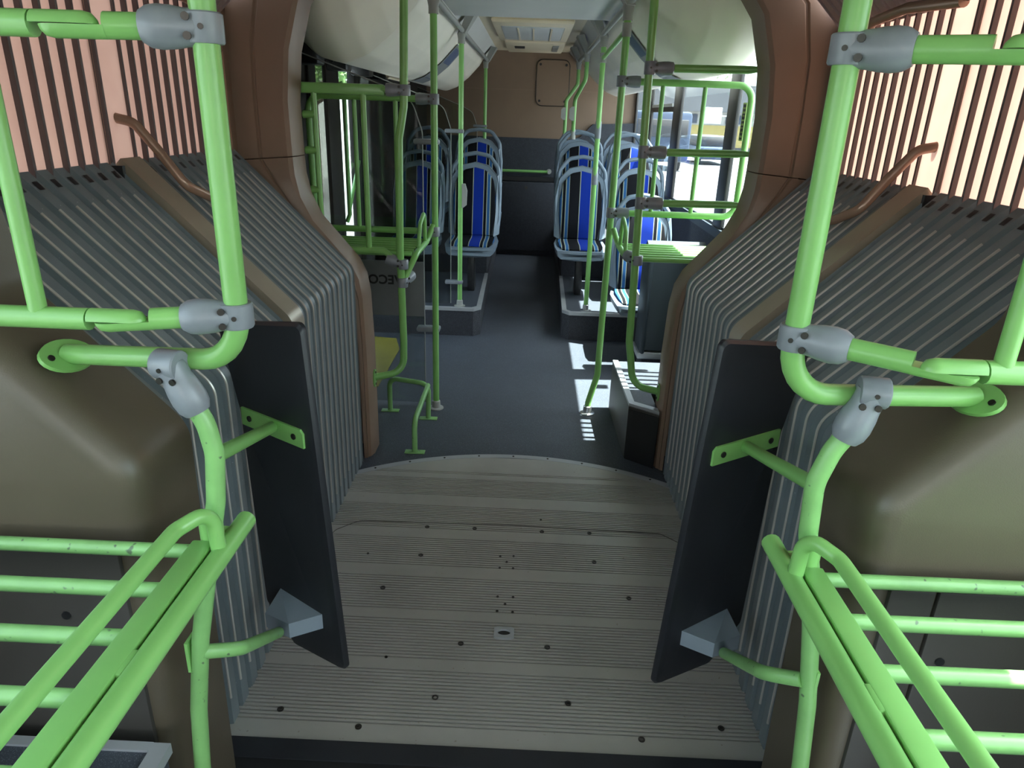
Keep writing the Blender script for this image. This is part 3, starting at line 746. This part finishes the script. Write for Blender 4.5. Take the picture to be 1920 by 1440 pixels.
MB().box(-1.2, 1.2, YB - .004, YB, 1.858, 1.866).build('panel_joint', 'brown', bw)
ec = thing('engine_cover', 'dark carpeted engine cover below the green bar at the end of the aisle', 'engine cover', (0, YB - .1, 0))
MB().rbox(-0.40, 0.42, YB - .14, YB - .05, 0.06, 0.86, 0.015).build('lid', 'carpet', ec)
MB().box(-0.42, 0.44, YB - .10, YB - .05, 0.87, 0.92).build('bar_shadow', 'black', ec)  # black strip painting in the shadow below the grab bar
MB().lathe((-0.02, YB - .14, 0.80), (0, -1, 0), [(0, .018), (.006, .018), (.006, .01)], 10).build('lock', 'screw', ec)
gb = thing('grab_bar', 'short horizontal green grab bar on the dark back wall', 'grab bar', (-0.05, YB - .12, 0.96))
MB().tube([(-0.34, YB - .12, 0.982), (0.24, YB - .12, 0.982)], 0.0165, 12).build('tube', 'green', gb)
for xx in (-0.34, 0.24): MB().lathe((xx, YB - .05, 0.982), (0, -1, 0), [(0, .03), (.01, .03), (.012, .018), (.09, .02)], 12).build('bracket', 'strap', gb)

# ------------------------------------------------------------------ podiums
def podium(s):
    x1 = 0.315; sw = side_word(s)
    th = thing('seat_podium', 'dark carpeted seat podium with pale metal edging on the %s' % sw, 'podium', (s * 0.75, 6.8, 0), 'seat podiums')
    poly = [(s * 1.2, 5.13), (s * (x1 + .05), 5.13), (s * x1, 5.19), (s * (x1 + .04), 8.479), (s * 1.2, 8.479)]
    MB().prism(poly, 'z', 0.0, 0.21).build('base', 'carpet', th)
    e = MB().tube([(s * 1.2, 5.13, 0.212), (s * (x1 + .05), 5.13, 0.212), (s * x1, 5.19, 0.212), (s * (x1 + .02), 6.4, 0.212)], 0.012, 8)
    pl = [(s * 1.2, 5.125), (s * (x1 + .047), 5.125), (s * (x1 - .005), 5.19), (s * (x1 + .015), 6.40), (s * (x1 + .045), 6.40), (s * (x1 + .03), 5.20), (s * (x1 + .065), 5.16), (s * 1.2, 5.16)]
    MB().prism(pl, 'z', 0.195, 0.219).build('edging', 'trim_alu', th)
    MB().prism([(s * 1.2, 5.16), (s * (x1 + .065), 5.16), (s * (x1 + .03), 5.20), (s * (x1 + .045), 6.40), (s * 1.2, 6.40)], 'z', 0.208, 0.214).build('tread', 'vinyl', th)
    MB().prism([(s * 1.2, 6.40), (s * (x1 + .03), 6.40), (s * (x1 + .06), 8.479), (s * 1.2, 8.479)], 'z', 0.21, 0.385).build('upper_step', 'carpet', th)
    return th
for s in (-1, 1): podium(s)

# ------------------------------------------------------------------ seats
def arch(half, zlo, pts, n=5):
    """closed outline, pts on the right half from bottom to top"""
    r = fillet([Vector((x, 0, z)) for x, z in pts], 0.06, 5)
    R_ = [(p.x, p.z) for p in r]
    return R_ + [(-x, z) for x, z in R_[::-1] if x > 1e-6]
RAKE = 0.20
def lean(x, yv, z): return (x, yv + max(0, z - 0.42) * RAKE, z)
def make_seat(label, group):
    th = thing('bus_seat', label, 'seat', (0, 0, 0), group)
    shell = arch(0, 0, [(0.165, 0.40), (0.205, 0.55), (0.212, 0.75), (0.185, 0.90), (0.11, 0.98), (0.0, 1.005)])
    mb = MB(); n = len(shell)
    rows = [[lean(x, yv, z) for x, z in sc] for yv, sc in ((-0.03, [(x * .97, z) for x, z in shell]), (-0.035, shell), (0.03, shell), (0.045, [(x * .9, 0.7 + (z - .7) * .95) for x, z in shell]))]
    mb.grid(rows, close_u=True); mb.f.append(tuple(range(n))); mb.f.append(tuple(3 * n + i for i in range(n)))
    mb.build('back_shell', 'seat_shell', th)
    cush = arch(0, 0, [(0.15, 0.43), (0.172, 0.56), (0.178, 0.74), (0.152, 0.875), (0.09, 0.945), (0.0, 0.965)])
    mb = MB(); n = len(cush)
    rows = [[lean(x * k, yv, 0.7 + (z - 0.7) * k) for x, z in cush] for yv, k in ((-0.03, 1.0), (-0.05, 0.99), (-0.058, 0.93), (-0.055, 0.5))]
    mb.grid(rows, close_u=True); mb.f.append(tuple(3 * n + i for i in range(n)))
    mb.build('back_cushion', 'moquette', th)
    ringp = [(0.190, 0.46), (0.206, 0.62), (0.206, 0.80), (0.188, 0.96), (0.115, 1.055), (0.0, 1.075)]
    rp = [Vector(lean(x, 0.0, z)) for x, z in ringp]; rp = rp + [Vector((-p.x, p.y, p.z)) for p in rp[:-1][::-1]]
    MB().tube(rp, [0.022] * 2 + [0.017] * 200, 10, bend=0.08).build('grab_ring', 'seat_shell', th)
    for k in (-1, 1):
        w = MB(); w.add([lean(*p) for p in ((k * .165, -.05, .42), (k * .212, -.03, .44), (k * .216, -.02, .62), (k * .208, .0, .93), (k * .185, -.03, .90), (k * .18, -.05, .62))] +
                        [lean(*p) for p in ((k * .165, .02, .42), (k * .212, .03, .44), (k * .216, .03, .62), (k * .208, .03, .93), (k * .185, .03, .90), (k * .18, .03, .62))],
                        [(0, 1, 2, 5), (5, 2, 3, 4), (6, 11, 8, 7), (11, 10, 9, 8), (0, 6, 7, 1), (1, 7, 8, 2), (2, 8, 9, 3), (3, 9, 10, 4), (4, 10, 11, 5), (5, 11, 6, 0)])
        w.build('side_wing', 'seat_shell', th)
    pan = MB(); prof = [(-0.40, .355, .06), (-0.43, .372, .17), (-0.425, .392, .195), (-0.34, .402, .208), (-0.1, .395, .212), (0.02, .42, .19)]
    rows = []
    for yv, z, hw in prof: rows.append([(-hw, yv, z), (-hw * .5, yv, z - .004), (0, yv, z - .006), (hw * .5, yv, z - .004), (hw, yv, z), (hw * .96, yv, z - .045), (-hw * .96, yv, z - .045)])
    pan.grid(rows, close_u=True); pan.f.append(tuple(range(7))); pan.f.append(tuple(35 + i for i in range(7)))
    pan.build('seat_pan', 'seat_shell', th)
    cu = MB(); rows = []
    for yv, z, hw in ((-0.405, .392, .10), (-0.40, .402, .150), (-0.33, .416, .172), (-0.1, .414, .178), (0.0, .43, .17)):
        rows.append([(-hw, yv, z), (-hw * .5, yv, z + .004), (0, yv, z + .005), (hw * .5, yv, z + .004), (hw, yv, z), (hw, yv, z - .02), (-hw, yv, z - .02)])
    cu.grid(rows, close_u=True); cu.build('seat_cushion', 'moquette', th)
    MB().rbox(-0.03, 0.03, -0.26, -0.12, 0.0, 0.36, 0.01).build('pedestal', 'mech', th)
    MB().rbox(-0.16, 0.16, -0.30, -0.06, 0.335, 0.36, 0.006).build('seat_bracket', 'mech', th)
    return th
def copy_tree(o, parent=None):
    c = o.copy(); COL.objects.link(c); c.parent = parent
    for ch in o.children: copy_tree(ch, c)
    return c
spots = [(-0.43, 5.95, .214, 'in the lower row on the door side, aisle place'), (-0.90, 5.95, .214, 'in the lower row on the door side, next to the wall'),
         (0.455, 5.95, .214, 'in the lower row on the window side, aisle place'), (0.925, 5.95, .214, 'in the lower row on the window side, next to the glass'),
         (-0.46, 6.72, .385, 'in the first raised row on the door side, aisle place'), (-0.93, 6.72, .385, 'in the first raised row on the door side, by the wall'),
         (0.475, 6.70, .385, 'in the first raised row on the window side, aisle place'), (0.945, 6.70, .385, 'in the first raised row on the window side, by glass'),
         (0.49, 7.45, .385, 'in the last row on the window side, aisle place'), (0.955, 7.45, .385, 'in the last row on the window side, by the glass'),
         (0.85, 5.08, 0.01, 'standing on the low floor behind the slatted rack')]
proto = make_seat('seat', 'striped bus seats')
for i, (x, yv, z, lab) in enumerate(spots):
    o = proto if i == 0 else copy_tree(proto)
    o.location = (x, yv, z); o['label'] = 'blue striped seat ' + lab

# ------------------------------------------------------------------ poles of the rear saloon
def pole_top(at, parent):
    x, yv, z = at; s = 1 if x > 0 else -1
    MB().lathe((x, yv, z - .05), (0, 0, 1), [(0, .024), (.03, .024), (.06, .03), (.08, .02)], 12).build('top_socket', 'strap', parent)
def rail_bracket(at, parent):
    x, yv, z = at; s = 1 if x > 0 else -1
    MB().add([(x - s * .02, yv - .05, z), (x - s * .02, yv + .05, z), (x - s * .10, yv + .10, z + .13), (x - s * .10, yv - .10, z + .13), (x + s * .02, yv - .05, z), (x + s * .02, yv + .05, z), (x - s * .04, yv + .10, z + .14), (x - s * .04, yv - .10, z + .14)],
             [(0, 1, 2, 3), (7, 6, 5, 4), (0, 4, 5, 1), (1, 5, 6, 2), (2, 6, 7, 3), (3, 7, 4, 0)]).build('ceiling_bracket', 'strap', parent)
for s in (-1, 1):
    hr = thing('ceiling_rail', 'grey handrail running below the ceiling on the %s' % side_word(s), 'handrail', (s * 0.47, 6, 2.1), 'ceiling rails')
    MB().tube([(s * 0.465, 3.45, 2.11), (s * 0.465, 7.95, 2.105)], 0.0165, 12).build('tube', 'strap', hr)
    for yv in ((3.72, 5.2, 7.88) if s < 0 else (3.72, 5.1, 6.5, 7.58)): rail_bracket((s * 0.465, yv, 2.09), hr)
def base_flange(at, parent, m='strap'):
    MB().lathe(at, (0, 0, 1), [(0, .042), (.006, .042), (.010, .025), (.045, .023), (.05, .018)], 16).build('base_socket', m, parent)
RP = 0.0175
pa = thing('grab_pole', 'green grab pole beside the glass screen, standing on the floor by the door', 'grab pole', (-0.462, 3.707, 0))
MB().tube([(-0.462, 3.707, 0.0), (-0.462, 3.707, 2.07)], RP, 14).build('tube', 'green', pa); base_flange((-0.462, 3.707, 0), pa); pole_top((-0.462, 3.707, 2.08), pa)
pb_ = thing('grab_pole', 'green grab pole at the front corner of the podium on the door side', 'grab pole', (-0.475, 5.205, .214))
MB().tube([(-0.475, 5.205, 0.214), (-0.473, 5.205, 2.07)], RP, 14).build('tube', 'green', pb_); base_flange((-0.475, 5.205, .214), pb_); pole_top((-0.473, 5.205, 2.08), pb_)
MB().prism([(-.455, .95), (-.43, .97), (-.425, 1.07), (-.44, 1.12), (-.462, 1.12), (-.462, .95)], 'y', 5.19, 5.22).build('stop_button_box', 'strap', pb_)
pc = thing('grab_pole', 'green grab pole in front of the brown back wall on the door side', 'grab pole', (-0.479, 7.88, .385))
MB().tube([(-0.479, 7.88, 0.385), (-0.479, 7.88, 2.07)], RP, 14).build('tube', 'green', pc); pole_top((-0.479, 7.88, 2.08), pc)
pd = thing('grab_pole', 'green grab pole with a kinked foot standing on the sunlit floor', 'grab pole', (0.446, 3.72, 0))
MB().tube([(0.41, 3.72, 0.0), (0.412, 3.72, 0.07), (0.452, 3.72, 0.24), (0.458, 3.72, 2.07)], RP, 14, bend=0.10).build('tube', 'green', pd); base_flange((0.41, 3.72, 0), pd, 'steel'); pole_top((0.458, 3.72, 2.08), pd)
pe = thing('grab_pole', 'green grab pole on the corner of the sunlit podium', 'grab pole', (0.49, 5.2, .214))
MB().tube([(0.49, 5.21, 0.214), (0.475, 5.10, 2.07)], RP, 14).build('tube', 'green', pe); base_flange((0.49, 5.21, .214), pe, 'steel'); pole_top((0.475, 5.10, 2.08), pe)
for z0, z1 in ((1.15, 1.27), (1.46, 1.57)):
    t = lambda z: (0.49 - 0.015 * (z - .214) / 1.856, 5.21 - 0.11 * (z - .214) / 1.856)
    a = t(z0); MB().lathe((a[0], a[1], z0), (0, 0, 1), [(0, .02), (.004, .0215), (z1 - z0, .0215), (z1 - z0 + .003, .018)], 12).build('button_sleeve', 'clamp', pe)
lk = MB().tube([(0.458, 3.74, 1.99), (0.476, 5.08, 1.965)], 0.014, 10).build('link_bar', 'green', pe)
for (x, yv, z) in ((0.458, 3.72, 1.99), (0.476, 5.10, 1.965)): MB().lathe((x, yv, z - .03), (0, 0, 1), [(0, .022), (.06, .022)], 12).build('collar', 'strap', pe)
for (yt, ys, x0, x1, zb, lab) in ((6.5, 6.83, 0.465, 0.400, 1.46, 'green dog-leg pole rising from the first raised seat on the window side'), (7.58, 7.58, 0.460, 0.355, 1.40, 'green dog-leg pole rising from the last seat row on the window side')):
    pf = thing('grab_pole', lab, 'grab pole', (x1, ys, zb - .05), None)
    MB().tube([(x1, ys, zb - .04), (x1, ys - (ys - yt) * .12, 1.745), (x0, yt, 1.895), (x0, yt, 2.07)], RP, 14, bend=0.06).build('tube', 'green', pf); pole_top((x0, yt, 2.08), pf)
    MB().lathe((x1, ys, zb - .06), (0, 0, 1), [(0, .026), (.08, .023), (.09, .02)], 12).build('seat_socket', 'strap', pf)
    yb_ = ys - (ys - yt) * .09
    MB().prism([(x1 - .02, 1.56), (x1 - .045, 1.58), (x1 - .045, 1.66), (x1 - .02, 1.68), (x1, 1.68), (x1, 1.56)], 'y', yb_ - .02, yb_ + .02).build('stop_button_box', 'strap', pf)
# bent poles just behind the portal
for s in (-1, 1):
    sw = side_word(s); m = 'green'
    if s < 0: pts = [P(757, 0, Y=3.25), P(757, 200, Y=3.25), P(748, 260, Y=3.25), P(750, 470, Y=3.25), P(757, 640, Y=3.25), P(757, 697, Y=3.25), P(700, 697, Y=3.25)]
    else: pts = [P(1228, -10, Y=3.25), P(1205, 290, Y=3.25), P(1186, 560, Y=3.25), P(1180, 640, Y=3.25), P(1186, 722, Y=3.25), P(1240, 724, Y=3.25)]
    bp = thing('grab_pole', 'green grab pole bent into the brown portal on the %s' % sw, 'grab pole', (s * .54, 3.25, .38), 'bent poles behind the portal')
    top = pts[0].copy(); top.z = 2.20; pts[-1].y = 3.17; pts[-1].x = s * 0.700
    MB().tube([top] + pts, 0.0175, 14, bend=0.075).build('tube', m, bp)
    flange((s * 0.697, 3.165, pts[-1].z), (-s, 0, 0), bp, m, 0.045, 0.03, (0, 0, 1), 0.012)

# ------------------------------------------------------------------ glass screens
def screen(yv, xin, z0, ztop, pole_x, straps, lab, material='screen_glass'):
    th = thing('glass_screen', lab, 'glass screen', (-0.8, yv, z0), 'glass screens on the door side')
    xo = -1.19
    pr = [Vector((xin, 0, z0)), Vector((xin, 0, ztop - .20)), Vector((xin - .05, 0, ztop - .055)), Vector((xin - .16, 0, ztop)), Vector((xo, 0, ztop + .17)), Vector((xo, 0, z0))]
    out = fillet(pr[:-1], 0.10, 5) + [pr[-1]]
    MB().plate([Vector((p.x, yv, p.z)) for p in out], (0, 1, 0), 0.008).build('pane', material, th)
    MB().tube([Vector((p.x, yv + .004, p.z)) for p in out[:-1]], 0.0032, 6).build('edge', 'strap', th)
    for z in straps:
        MB().rbox(xin - .04, pole_x + .022, yv - .042, yv + .022, z - .013, z + .013, 0.008).build('strap', 'clamp', th)
    return th
sc1 = screen(3.742, -0.528, 0.02, 1.70, -0.462, (1.455, 0.47), 'clear glass screen with a curved top beside the door pole')
screen(5.215, -0.545, 0.23, 1.685, -0.475, (1.475, 0.40), 'clear glass screen on the front edge of the door side podium')
screen(7.885, -0.56, 0.40, 1.66, -0.479, (1.47,), 'clear glass screen before the brown back wall')
# grey band with mirror-reading lettering on the first screen
fmn = MB().box(-1.15, -0.530, 3.7385, 3.7415, 0.535, 0.84).build('grey_band', 'grey_band', sc1)
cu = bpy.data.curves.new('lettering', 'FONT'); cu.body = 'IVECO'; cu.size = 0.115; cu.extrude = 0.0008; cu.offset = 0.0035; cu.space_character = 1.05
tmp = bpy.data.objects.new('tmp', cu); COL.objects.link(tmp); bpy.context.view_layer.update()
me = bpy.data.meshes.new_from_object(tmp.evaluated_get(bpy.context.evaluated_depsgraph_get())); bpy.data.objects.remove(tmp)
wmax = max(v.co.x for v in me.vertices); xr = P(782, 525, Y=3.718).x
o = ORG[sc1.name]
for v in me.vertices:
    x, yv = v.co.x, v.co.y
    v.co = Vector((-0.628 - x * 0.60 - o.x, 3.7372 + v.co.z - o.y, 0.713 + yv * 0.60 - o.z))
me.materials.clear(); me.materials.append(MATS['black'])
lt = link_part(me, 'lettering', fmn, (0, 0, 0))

# ------------------------------------------------------------------ racks behind the portal
def rear_rack(s):
    sw = side_word(s)
    th = thing('luggage_rack', 'green tubular luggage rack with slatted shelf behind the portal on the %s' % sw, 'rack', (s * 0.8, 3.48, 0.9), 'luggage racks behind the portal')
    xi = 0.462 if s < 0 else 0.452
    zt = 1.655 if s < 0 else 1.765; zb = 1.01 if s < 0 else 1.14
    yb = 3.707; m = 'green'
    cm = 'clamp' if s < 0 else 'clamp'
    MB().tube([(s * (xi + .03), yb, zt), (s * 1.09, yb, zt), (s * 1.09, yb, zb), (s * (xi + .03), yb, zb)], 0.0165, 12, bend=0.07).build('back_frame', m, th)
    clamp((s * xi, yb, zt), (0, 0, 1), (s, 0, 0), th, cm, RP, 0.10, 0.9); clamp((s * xi, yb, zb), (0, 0, 1), (s, 0, 0), th, cm, RP, 0.10, 0.9)
    for xx in ((0.655, 0.86) if s < 0 else (0.655, 0.86)):
        MB().tube([(s * xx, yb, zt), (s * xx, yb, zb)], 0.0115, 10).build('upright', m, th)
    yf = 3.25
    if s < 0:
        MB().rbox(-1.20, -0.615, yf - .013, yf + .013, 1.655, 1.70, 0.008).build('top_rail', m, th)
        MB().tube([(-0.63, yf, 1.68), (-0.55, yf, 1.68)], 0.015, 10).build('top_rail', m, th)
        clamp((-0.528, yf, 1.68), (0, 0, 1), (-1, 0, 0), th, cm, RP, 0.085, 0.8)
        for xx in (0.71, 0.925): MB().tube([(-xx, yf, 1.67), (-xx, yf, 0.985)], 0.0125, 10).build('upright', m, th)
        for z in (1.57, 1.42, 1.25): MB().lathe((-0.925, yf, z), (-1, 0, 0), [(0, .014), (.03, .017), (.05, .017), (.056, .008)], 12).build('peg', m, th)
        MB().tube([(-1.20, yf, 0.985), (-0.64, yf, 0.985), (-0.58, yf - .005, 0.935)], 0.0165, 10).build('front_rail', m, th)
        clamp((-0.553, yf, 0.925), (0, 0, 1), (-1, 0, .35), th, cm, RP, 0.085, 0.8)
        zs = 0.985; xin = 0.50
    else:
        for z, x in ((1.80, .52), (1.463, .527), (1.245, .535)):
            MB().tube([(x, yf, z), (0.93, yf, z + .005), (0.985, yf - .038, z + .008)], [0.0165] * 1 + [0.0165, 0.009], 12).build('cross_rail', 'green', th)
            clamp((x - .005, yf, z), (0, 0, 1), (1, 0, 0), th, 'clamp', RP, 0.105, 0.95)
        zs = 1.00; xin = 0.50
    nb = 7
    for i in range(nb):
        yy = 3.30 + i * 0.062
        MB().tube([(s * (xin + .02), yy, zs - .02), (s * 1.15, yy, zs - .02)], 0.0115, 10).build('slat', m, th)
    MB().tube([(s * (xin - .03), 3.70, zs + .06), (s * xin, 3.66, zs - .02), (s * xin, 3.32, zs - .02), (s * (xin + .055), 3.255, zs - .142 if s < 0 else zs - .02)], 0.0150, 12, bend=0.04).build('end_rail', m, th)
    MB().tube([(s * xin, 3.60, zs - .01), (s * xin, 3.58, zs + .14), (s * xin, 3.44, zs + .10), (s * (xin + .005), 3.42, zs - .01)], 0.0105, 10, bend=0.03).build('hand_loop', m, th)
    if s < 0: clamp((-0.557, yf, 0.838), (0, 0, 1), (.4, .9, .3), th, cm, RP, 0.085, 0.8)
    else: clamp((0.54, yf, 0.985), (0, 0, 1), (-.5, .85, .1), th, 'clamp', RP, 0.085, 0.8)
for s in (-1, 1): rear_rack(s)

# low green floor guard by the door
gd = thing('floor_guard', 'low green tubular floor guard on three feet by the door', 'floor guard', (-0.57, 3.4, 0))
f1, f2, f3 = Vector((-0.715, 3.641, 0)), Vector((-0.486, 3.552, 0)), Vector((-0.495, 3.135, 0))
top1 = P(742, 718, Y=3.62); h = 0.20
MB().tube([f1, f1 + Vector((0, 0, h)), f2 + Vector((0, .02, h)), f2], 0.0135, 12, bend=0.05).build('hoop', 'green_worn', gd)
MB().tube([f2 + Vector((0, 0, h)), f3 + Vector((0.0, .0, h * .86)), f3], 0.0135, 12, bend=0.06).build('rail', 'green_worn', gd)
for f in (f1, f2, f3):
    MB().rbox(f.x - .05, f.x + .05, f.y - .02, f.y + .02, 0.0, 0.006, 0.002).build('foot_plate', 'green_worn', gd)

# low plinth and padded board on the window side
pln = thing('floor_plinth', 'low grey plinth with pale metal edge in front of the slatted rack', 'plinth', (0.85, 3.4, 0))
poly = [(0.552, 3.80), (0.562, 3.20), (0.735, 3.04), (1.2, 3.04 + .29), (1.2, 3.80)]
poly = [(0.552, 3.80), (0.562, 3.34), (0.70, 3.325), (1.2, 3.325), (1.2, 3.80)]
poly = [(0.545, 3.82), (0.556, 3.175), (0.688, 3.075), (0.688, 3.33), (1.2, 3.33), (1.2, 3.82)]
MB().prism(poly, 'z', 0.0, 0.285).build('body', 'cover_low', pln)
MB().prism([(0.545, 3.82), (0.556, 3.175), (0.688, 3.075), (0.688, 3.125), (0.585, 3.20), (0.575, 3.82)], 'z', 0.280, 0.298).build('edging', 'trim_alu', pln)
MB().prism([(0.575, 3.82), (0.585, 3.20), (0.688, 3.125), (0.688, 3.33), (1.2, 3.33), (1.2, 3.82)], 'z', 0.280, 0.291).build('tread', 'vinyl', pln)
MB().prism([(0.5585, 3.172), (0.686, 3.074), (0.686, 3.068), (0.557, 3.166)], 'z', 0.0, 0.27).build('front_pad', 'black', pln)
pad = thing('padded_board', 'dark teal-grey padded board standing behind the slatted rack', 'padded board', (0.95, 4.48, 0.0))
bd = MB(); bd.prism([(4.36, 0.19), (4.42, 0.17), (4.60, 0.84), (4.56, 0.87), (4.51, 0.85)], 'x', 0.80, 1.17); bd.build('pad', 'teal_grey', pad)
MB().rbox(0.785, 0.815, 4.34, 4.60, 0.16, 0.80, 0.01).build('side_frame', 'teal_grey', pad)
MB().rbox(0.77, 1.18, 4.34, 4.60, 0.135, 0.175, 0.006).build('foot_rail', 'trim_alu', pad)
MB().rbox(0.81, 1.18, 4.40, 4.60, 0.0, 0.14, 0.006).build('base', 'carpet', pad)

# ================================================================== near saloon shell around the camera
for s in (-1, 1):
    nm = 'left' if s < 0 else 'right'
    struct(MB().box(*sorted((s * 1.20, s * 1.26)), -6.0, BEG + .02, -0.12, 0.90), 'wall_%s_near' % nm, 'cover')
    struct(MB().box(*sorted((s * 1.20, s * 1.26)), -6.0, BEG + .02, 2.05, 2.46), 'wall_%s_near_cantrail' % nm, 'cream')
    for i, (a, b) in enumerate(((0.95, BEG + .02), (-0.75, -0.55), (-2.4, -2.2), (-4.1, -3.9), (-6.0, -5.7))):
        struct(MB().box(*sorted((s * 1.18, s * 1.26)), a, b, 0.85, 2.1), 'trim_near_pillar_%s_%d' % (nm, i + 1), 'pillar_dark')
    for i, (a, b) in enumerate(((-0.55, 0.95), (-2.2, -0.75), (-3.9, -2.4), (-5.7, -4.1))):
        struct(MB().box(*sorted((s * 1.222, s * 1.228)), a, b, 0.88, 2.07), 'window_near_%s_%d' % (nm, i + 1), 'bus_glass')
    struct(MB().grid([[(s * q.x, yv, q.y + .05) for q in cvp] for yv in (-6.0, 1.1)]), 'ceiling_cove_near_%s' % nm, 'cream')
struct(MB().box(-1.26, 1.26, -6.0, BEG + .02, 2.40, 2.46), 'ceiling_near', 'cream')
struct(MB().box(-1.26, 1.26, -6.06, -6.0, -0.12, 0.9), 'wall_front', 'cover')
nh = thing('portal_header', 'brown moulded header above the near portal', 'header', (0, 1.25, 2.2))
MB().box(-1.25, 1.25, BEG - .05, BEG - .001, 2.215, 2.45).build('panel', 'brown', nh)
for s in (-1, 1): MB().add([(s * .955, BEG - .001, 2.0), (s * .955, BEG - .001, 2.3), (s * .8, BEG - .001, 2.3), (s * .955, BEG - .05, 2.0), (s * .955, BEG - .05, 2.3), (s * .8, BEG - .05, 2.3)], [(0, 1, 2), (3, 5, 4), (0, 2, 5, 3)]).build('corner', 'brown', nh)

# ================================================================== outside
struct(MB().box(-80, 80, -60, 120, -0.45, -0.35), 'ground', 'asphalt')
bd = thing('depot_building', 'long grey depot with yellow wall seen through the side windows', 'building', (22, 46, -0.35))
MB().box(4, 60, 45, 50, -0.35, 0.12).build('plinth', 'ext_dark', bd)
MB().box(4, 60, 45.1, 50, 0.12, 1.35).build('yellow_wall', 'ext_yellow', bd)
MB().box(4, 60, 45.3, 50, 1.35, 2.1).build('window_band', 'ext_white', bd)
for i in range(16): MB().box(5 + i * 3.3, 6.6 + i * 3.3, 45.25, 45.35, 1.45, 1.95).build('window', 'ext_blue', bd)
MB().box(3.5, 60, 44.2, 50, 2.1, 3.8).build('roof_fascia', 'ext_grey', bd)
MB().box(3.5, 60, 44.1, 44.3, 3.55, 3.85).build('parapet', 'ext_white', bd)
vn = thing('parked_van', 'dark blue parked van outside the side windows', 'van', (5.15, 31, -0.35))
MB().rbox(4.0, 6.3, 29.5, 33.5, 0.0, 1.9, 0.15).build('body', 'ext_blue', vn)
MB().rbox(4.15, 6.15, 29.45, 29.6, 0.95, 1.6, 0.03).build('windscreen', 'ext_dark', vn)
for x in (4.3, 6.0): MB().lathe((x - .12, 30.4, -0.02), (1, 0, 0), [(0, .33), (.24, .33)], 18).build('wheel', 'ext_dark', vn)
cr = thing('parked_car', 'small pale blue parked car outside beside the van', 'car', (8.6, 36, -0.35))
MB().rbox(7.8, 9.5, 34.5, 38.5, -0.1, 0.45, 0.12).build('body', 'ext_blue', cr)
MB().rbox(7.95, 9.35, 35.5, 38.0, 0.4, 0.95, 0.18).build('cabin', 'ext_dark', cr)
for x in (7.95, 9.35): MB().lathe((x - .1, 35.2, -0.05), (1, 0, 0), [(0, .3), (.2, .3)], 18).build('wheel', 'ext_dark', cr)
sp = thing('sign_post', 'white sign on a thin post in the yard outside', 'sign post', (7.0, 27, -0.35))
MB().tube([(7.1, 27, -.35), (7.1, 27, 2.2)], 0.06, 10).build('post', 'ext_white', sp)
MB().rbox(6.15, 6.75, 26.9, 26.95, 1.5, 2.05, 0.02).build('sign_plate', 'ext_white', sp)
MB().box(6.7, 7.1, 26.92, 26.96, 1.75, 1.8).build('bracket', 'ext_white', sp)
import random
random.seed(4)
def tree(name, lab, x, yv, hh, rad, nleaf=700):
    th = thing(name, lab, 'tree', (x, yv, -0.35))
    tk = MB(); tk.tube([(x, yv, -.35), (x + .05, yv, hh * .5), (x, yv + .1, hh * .8)], [0.16, 0.12, 0.06], 8)
    for i in range(7):
        a = i * 0.9 + .3; tk.tube([(x, yv, hh * (.38 + .05 * i)), (x + math.cos(a) * rad * .7, yv + math.sin(a) * rad * .7, hh * (.6 + .05 * i))], [0.05, 0.02], 6)
    tk.build('trunk', 'bark', th)
    lv = MB()
    for i in range(nleaf):
        u, v_, r = random.uniform(-1, 1), random.uniform(0, 6.283), rad * random.uniform(.35, 1) ** .6
        k = math.sqrt(1 - u * u); c = Vector((x + r * k * math.cos(v_), yv + r * k * math.sin(v_), hh * .78 + r * u * .8))
        a = Vector((random.gauss(0, 1), random.gauss(0, 1), random.gauss(0, 1))).normalized() * .13; b = a.orthogonal().normalized() * .09
        lv.add([c - a, c + b, c + a, c - b], [(0, 1, 2, 3)])
    tag(lv.build('foliage', 'leaf', th), kind='stuff')
tree('street_tree', 'leafy tree outside the door', -4.9, 16.5, 4.2, 2.0, 1100)
tree('street_tree', 'distant tree above the roof of the depot', 13.0, 56, 5.0, 2.2, 700)
wl = thing('boundary_wall', 'pale boundary wall outside the door', 'wall', (-6.15, 30, -0.35))
MB().box(-6.3, -6.0, 14, 60, -0.35, 2.0).build('panel', 'ext_white', wl); MB().box(-6.35, -5.95, 14, 60, 2.0, 2.1).build('coping', 'ext_grey', wl)
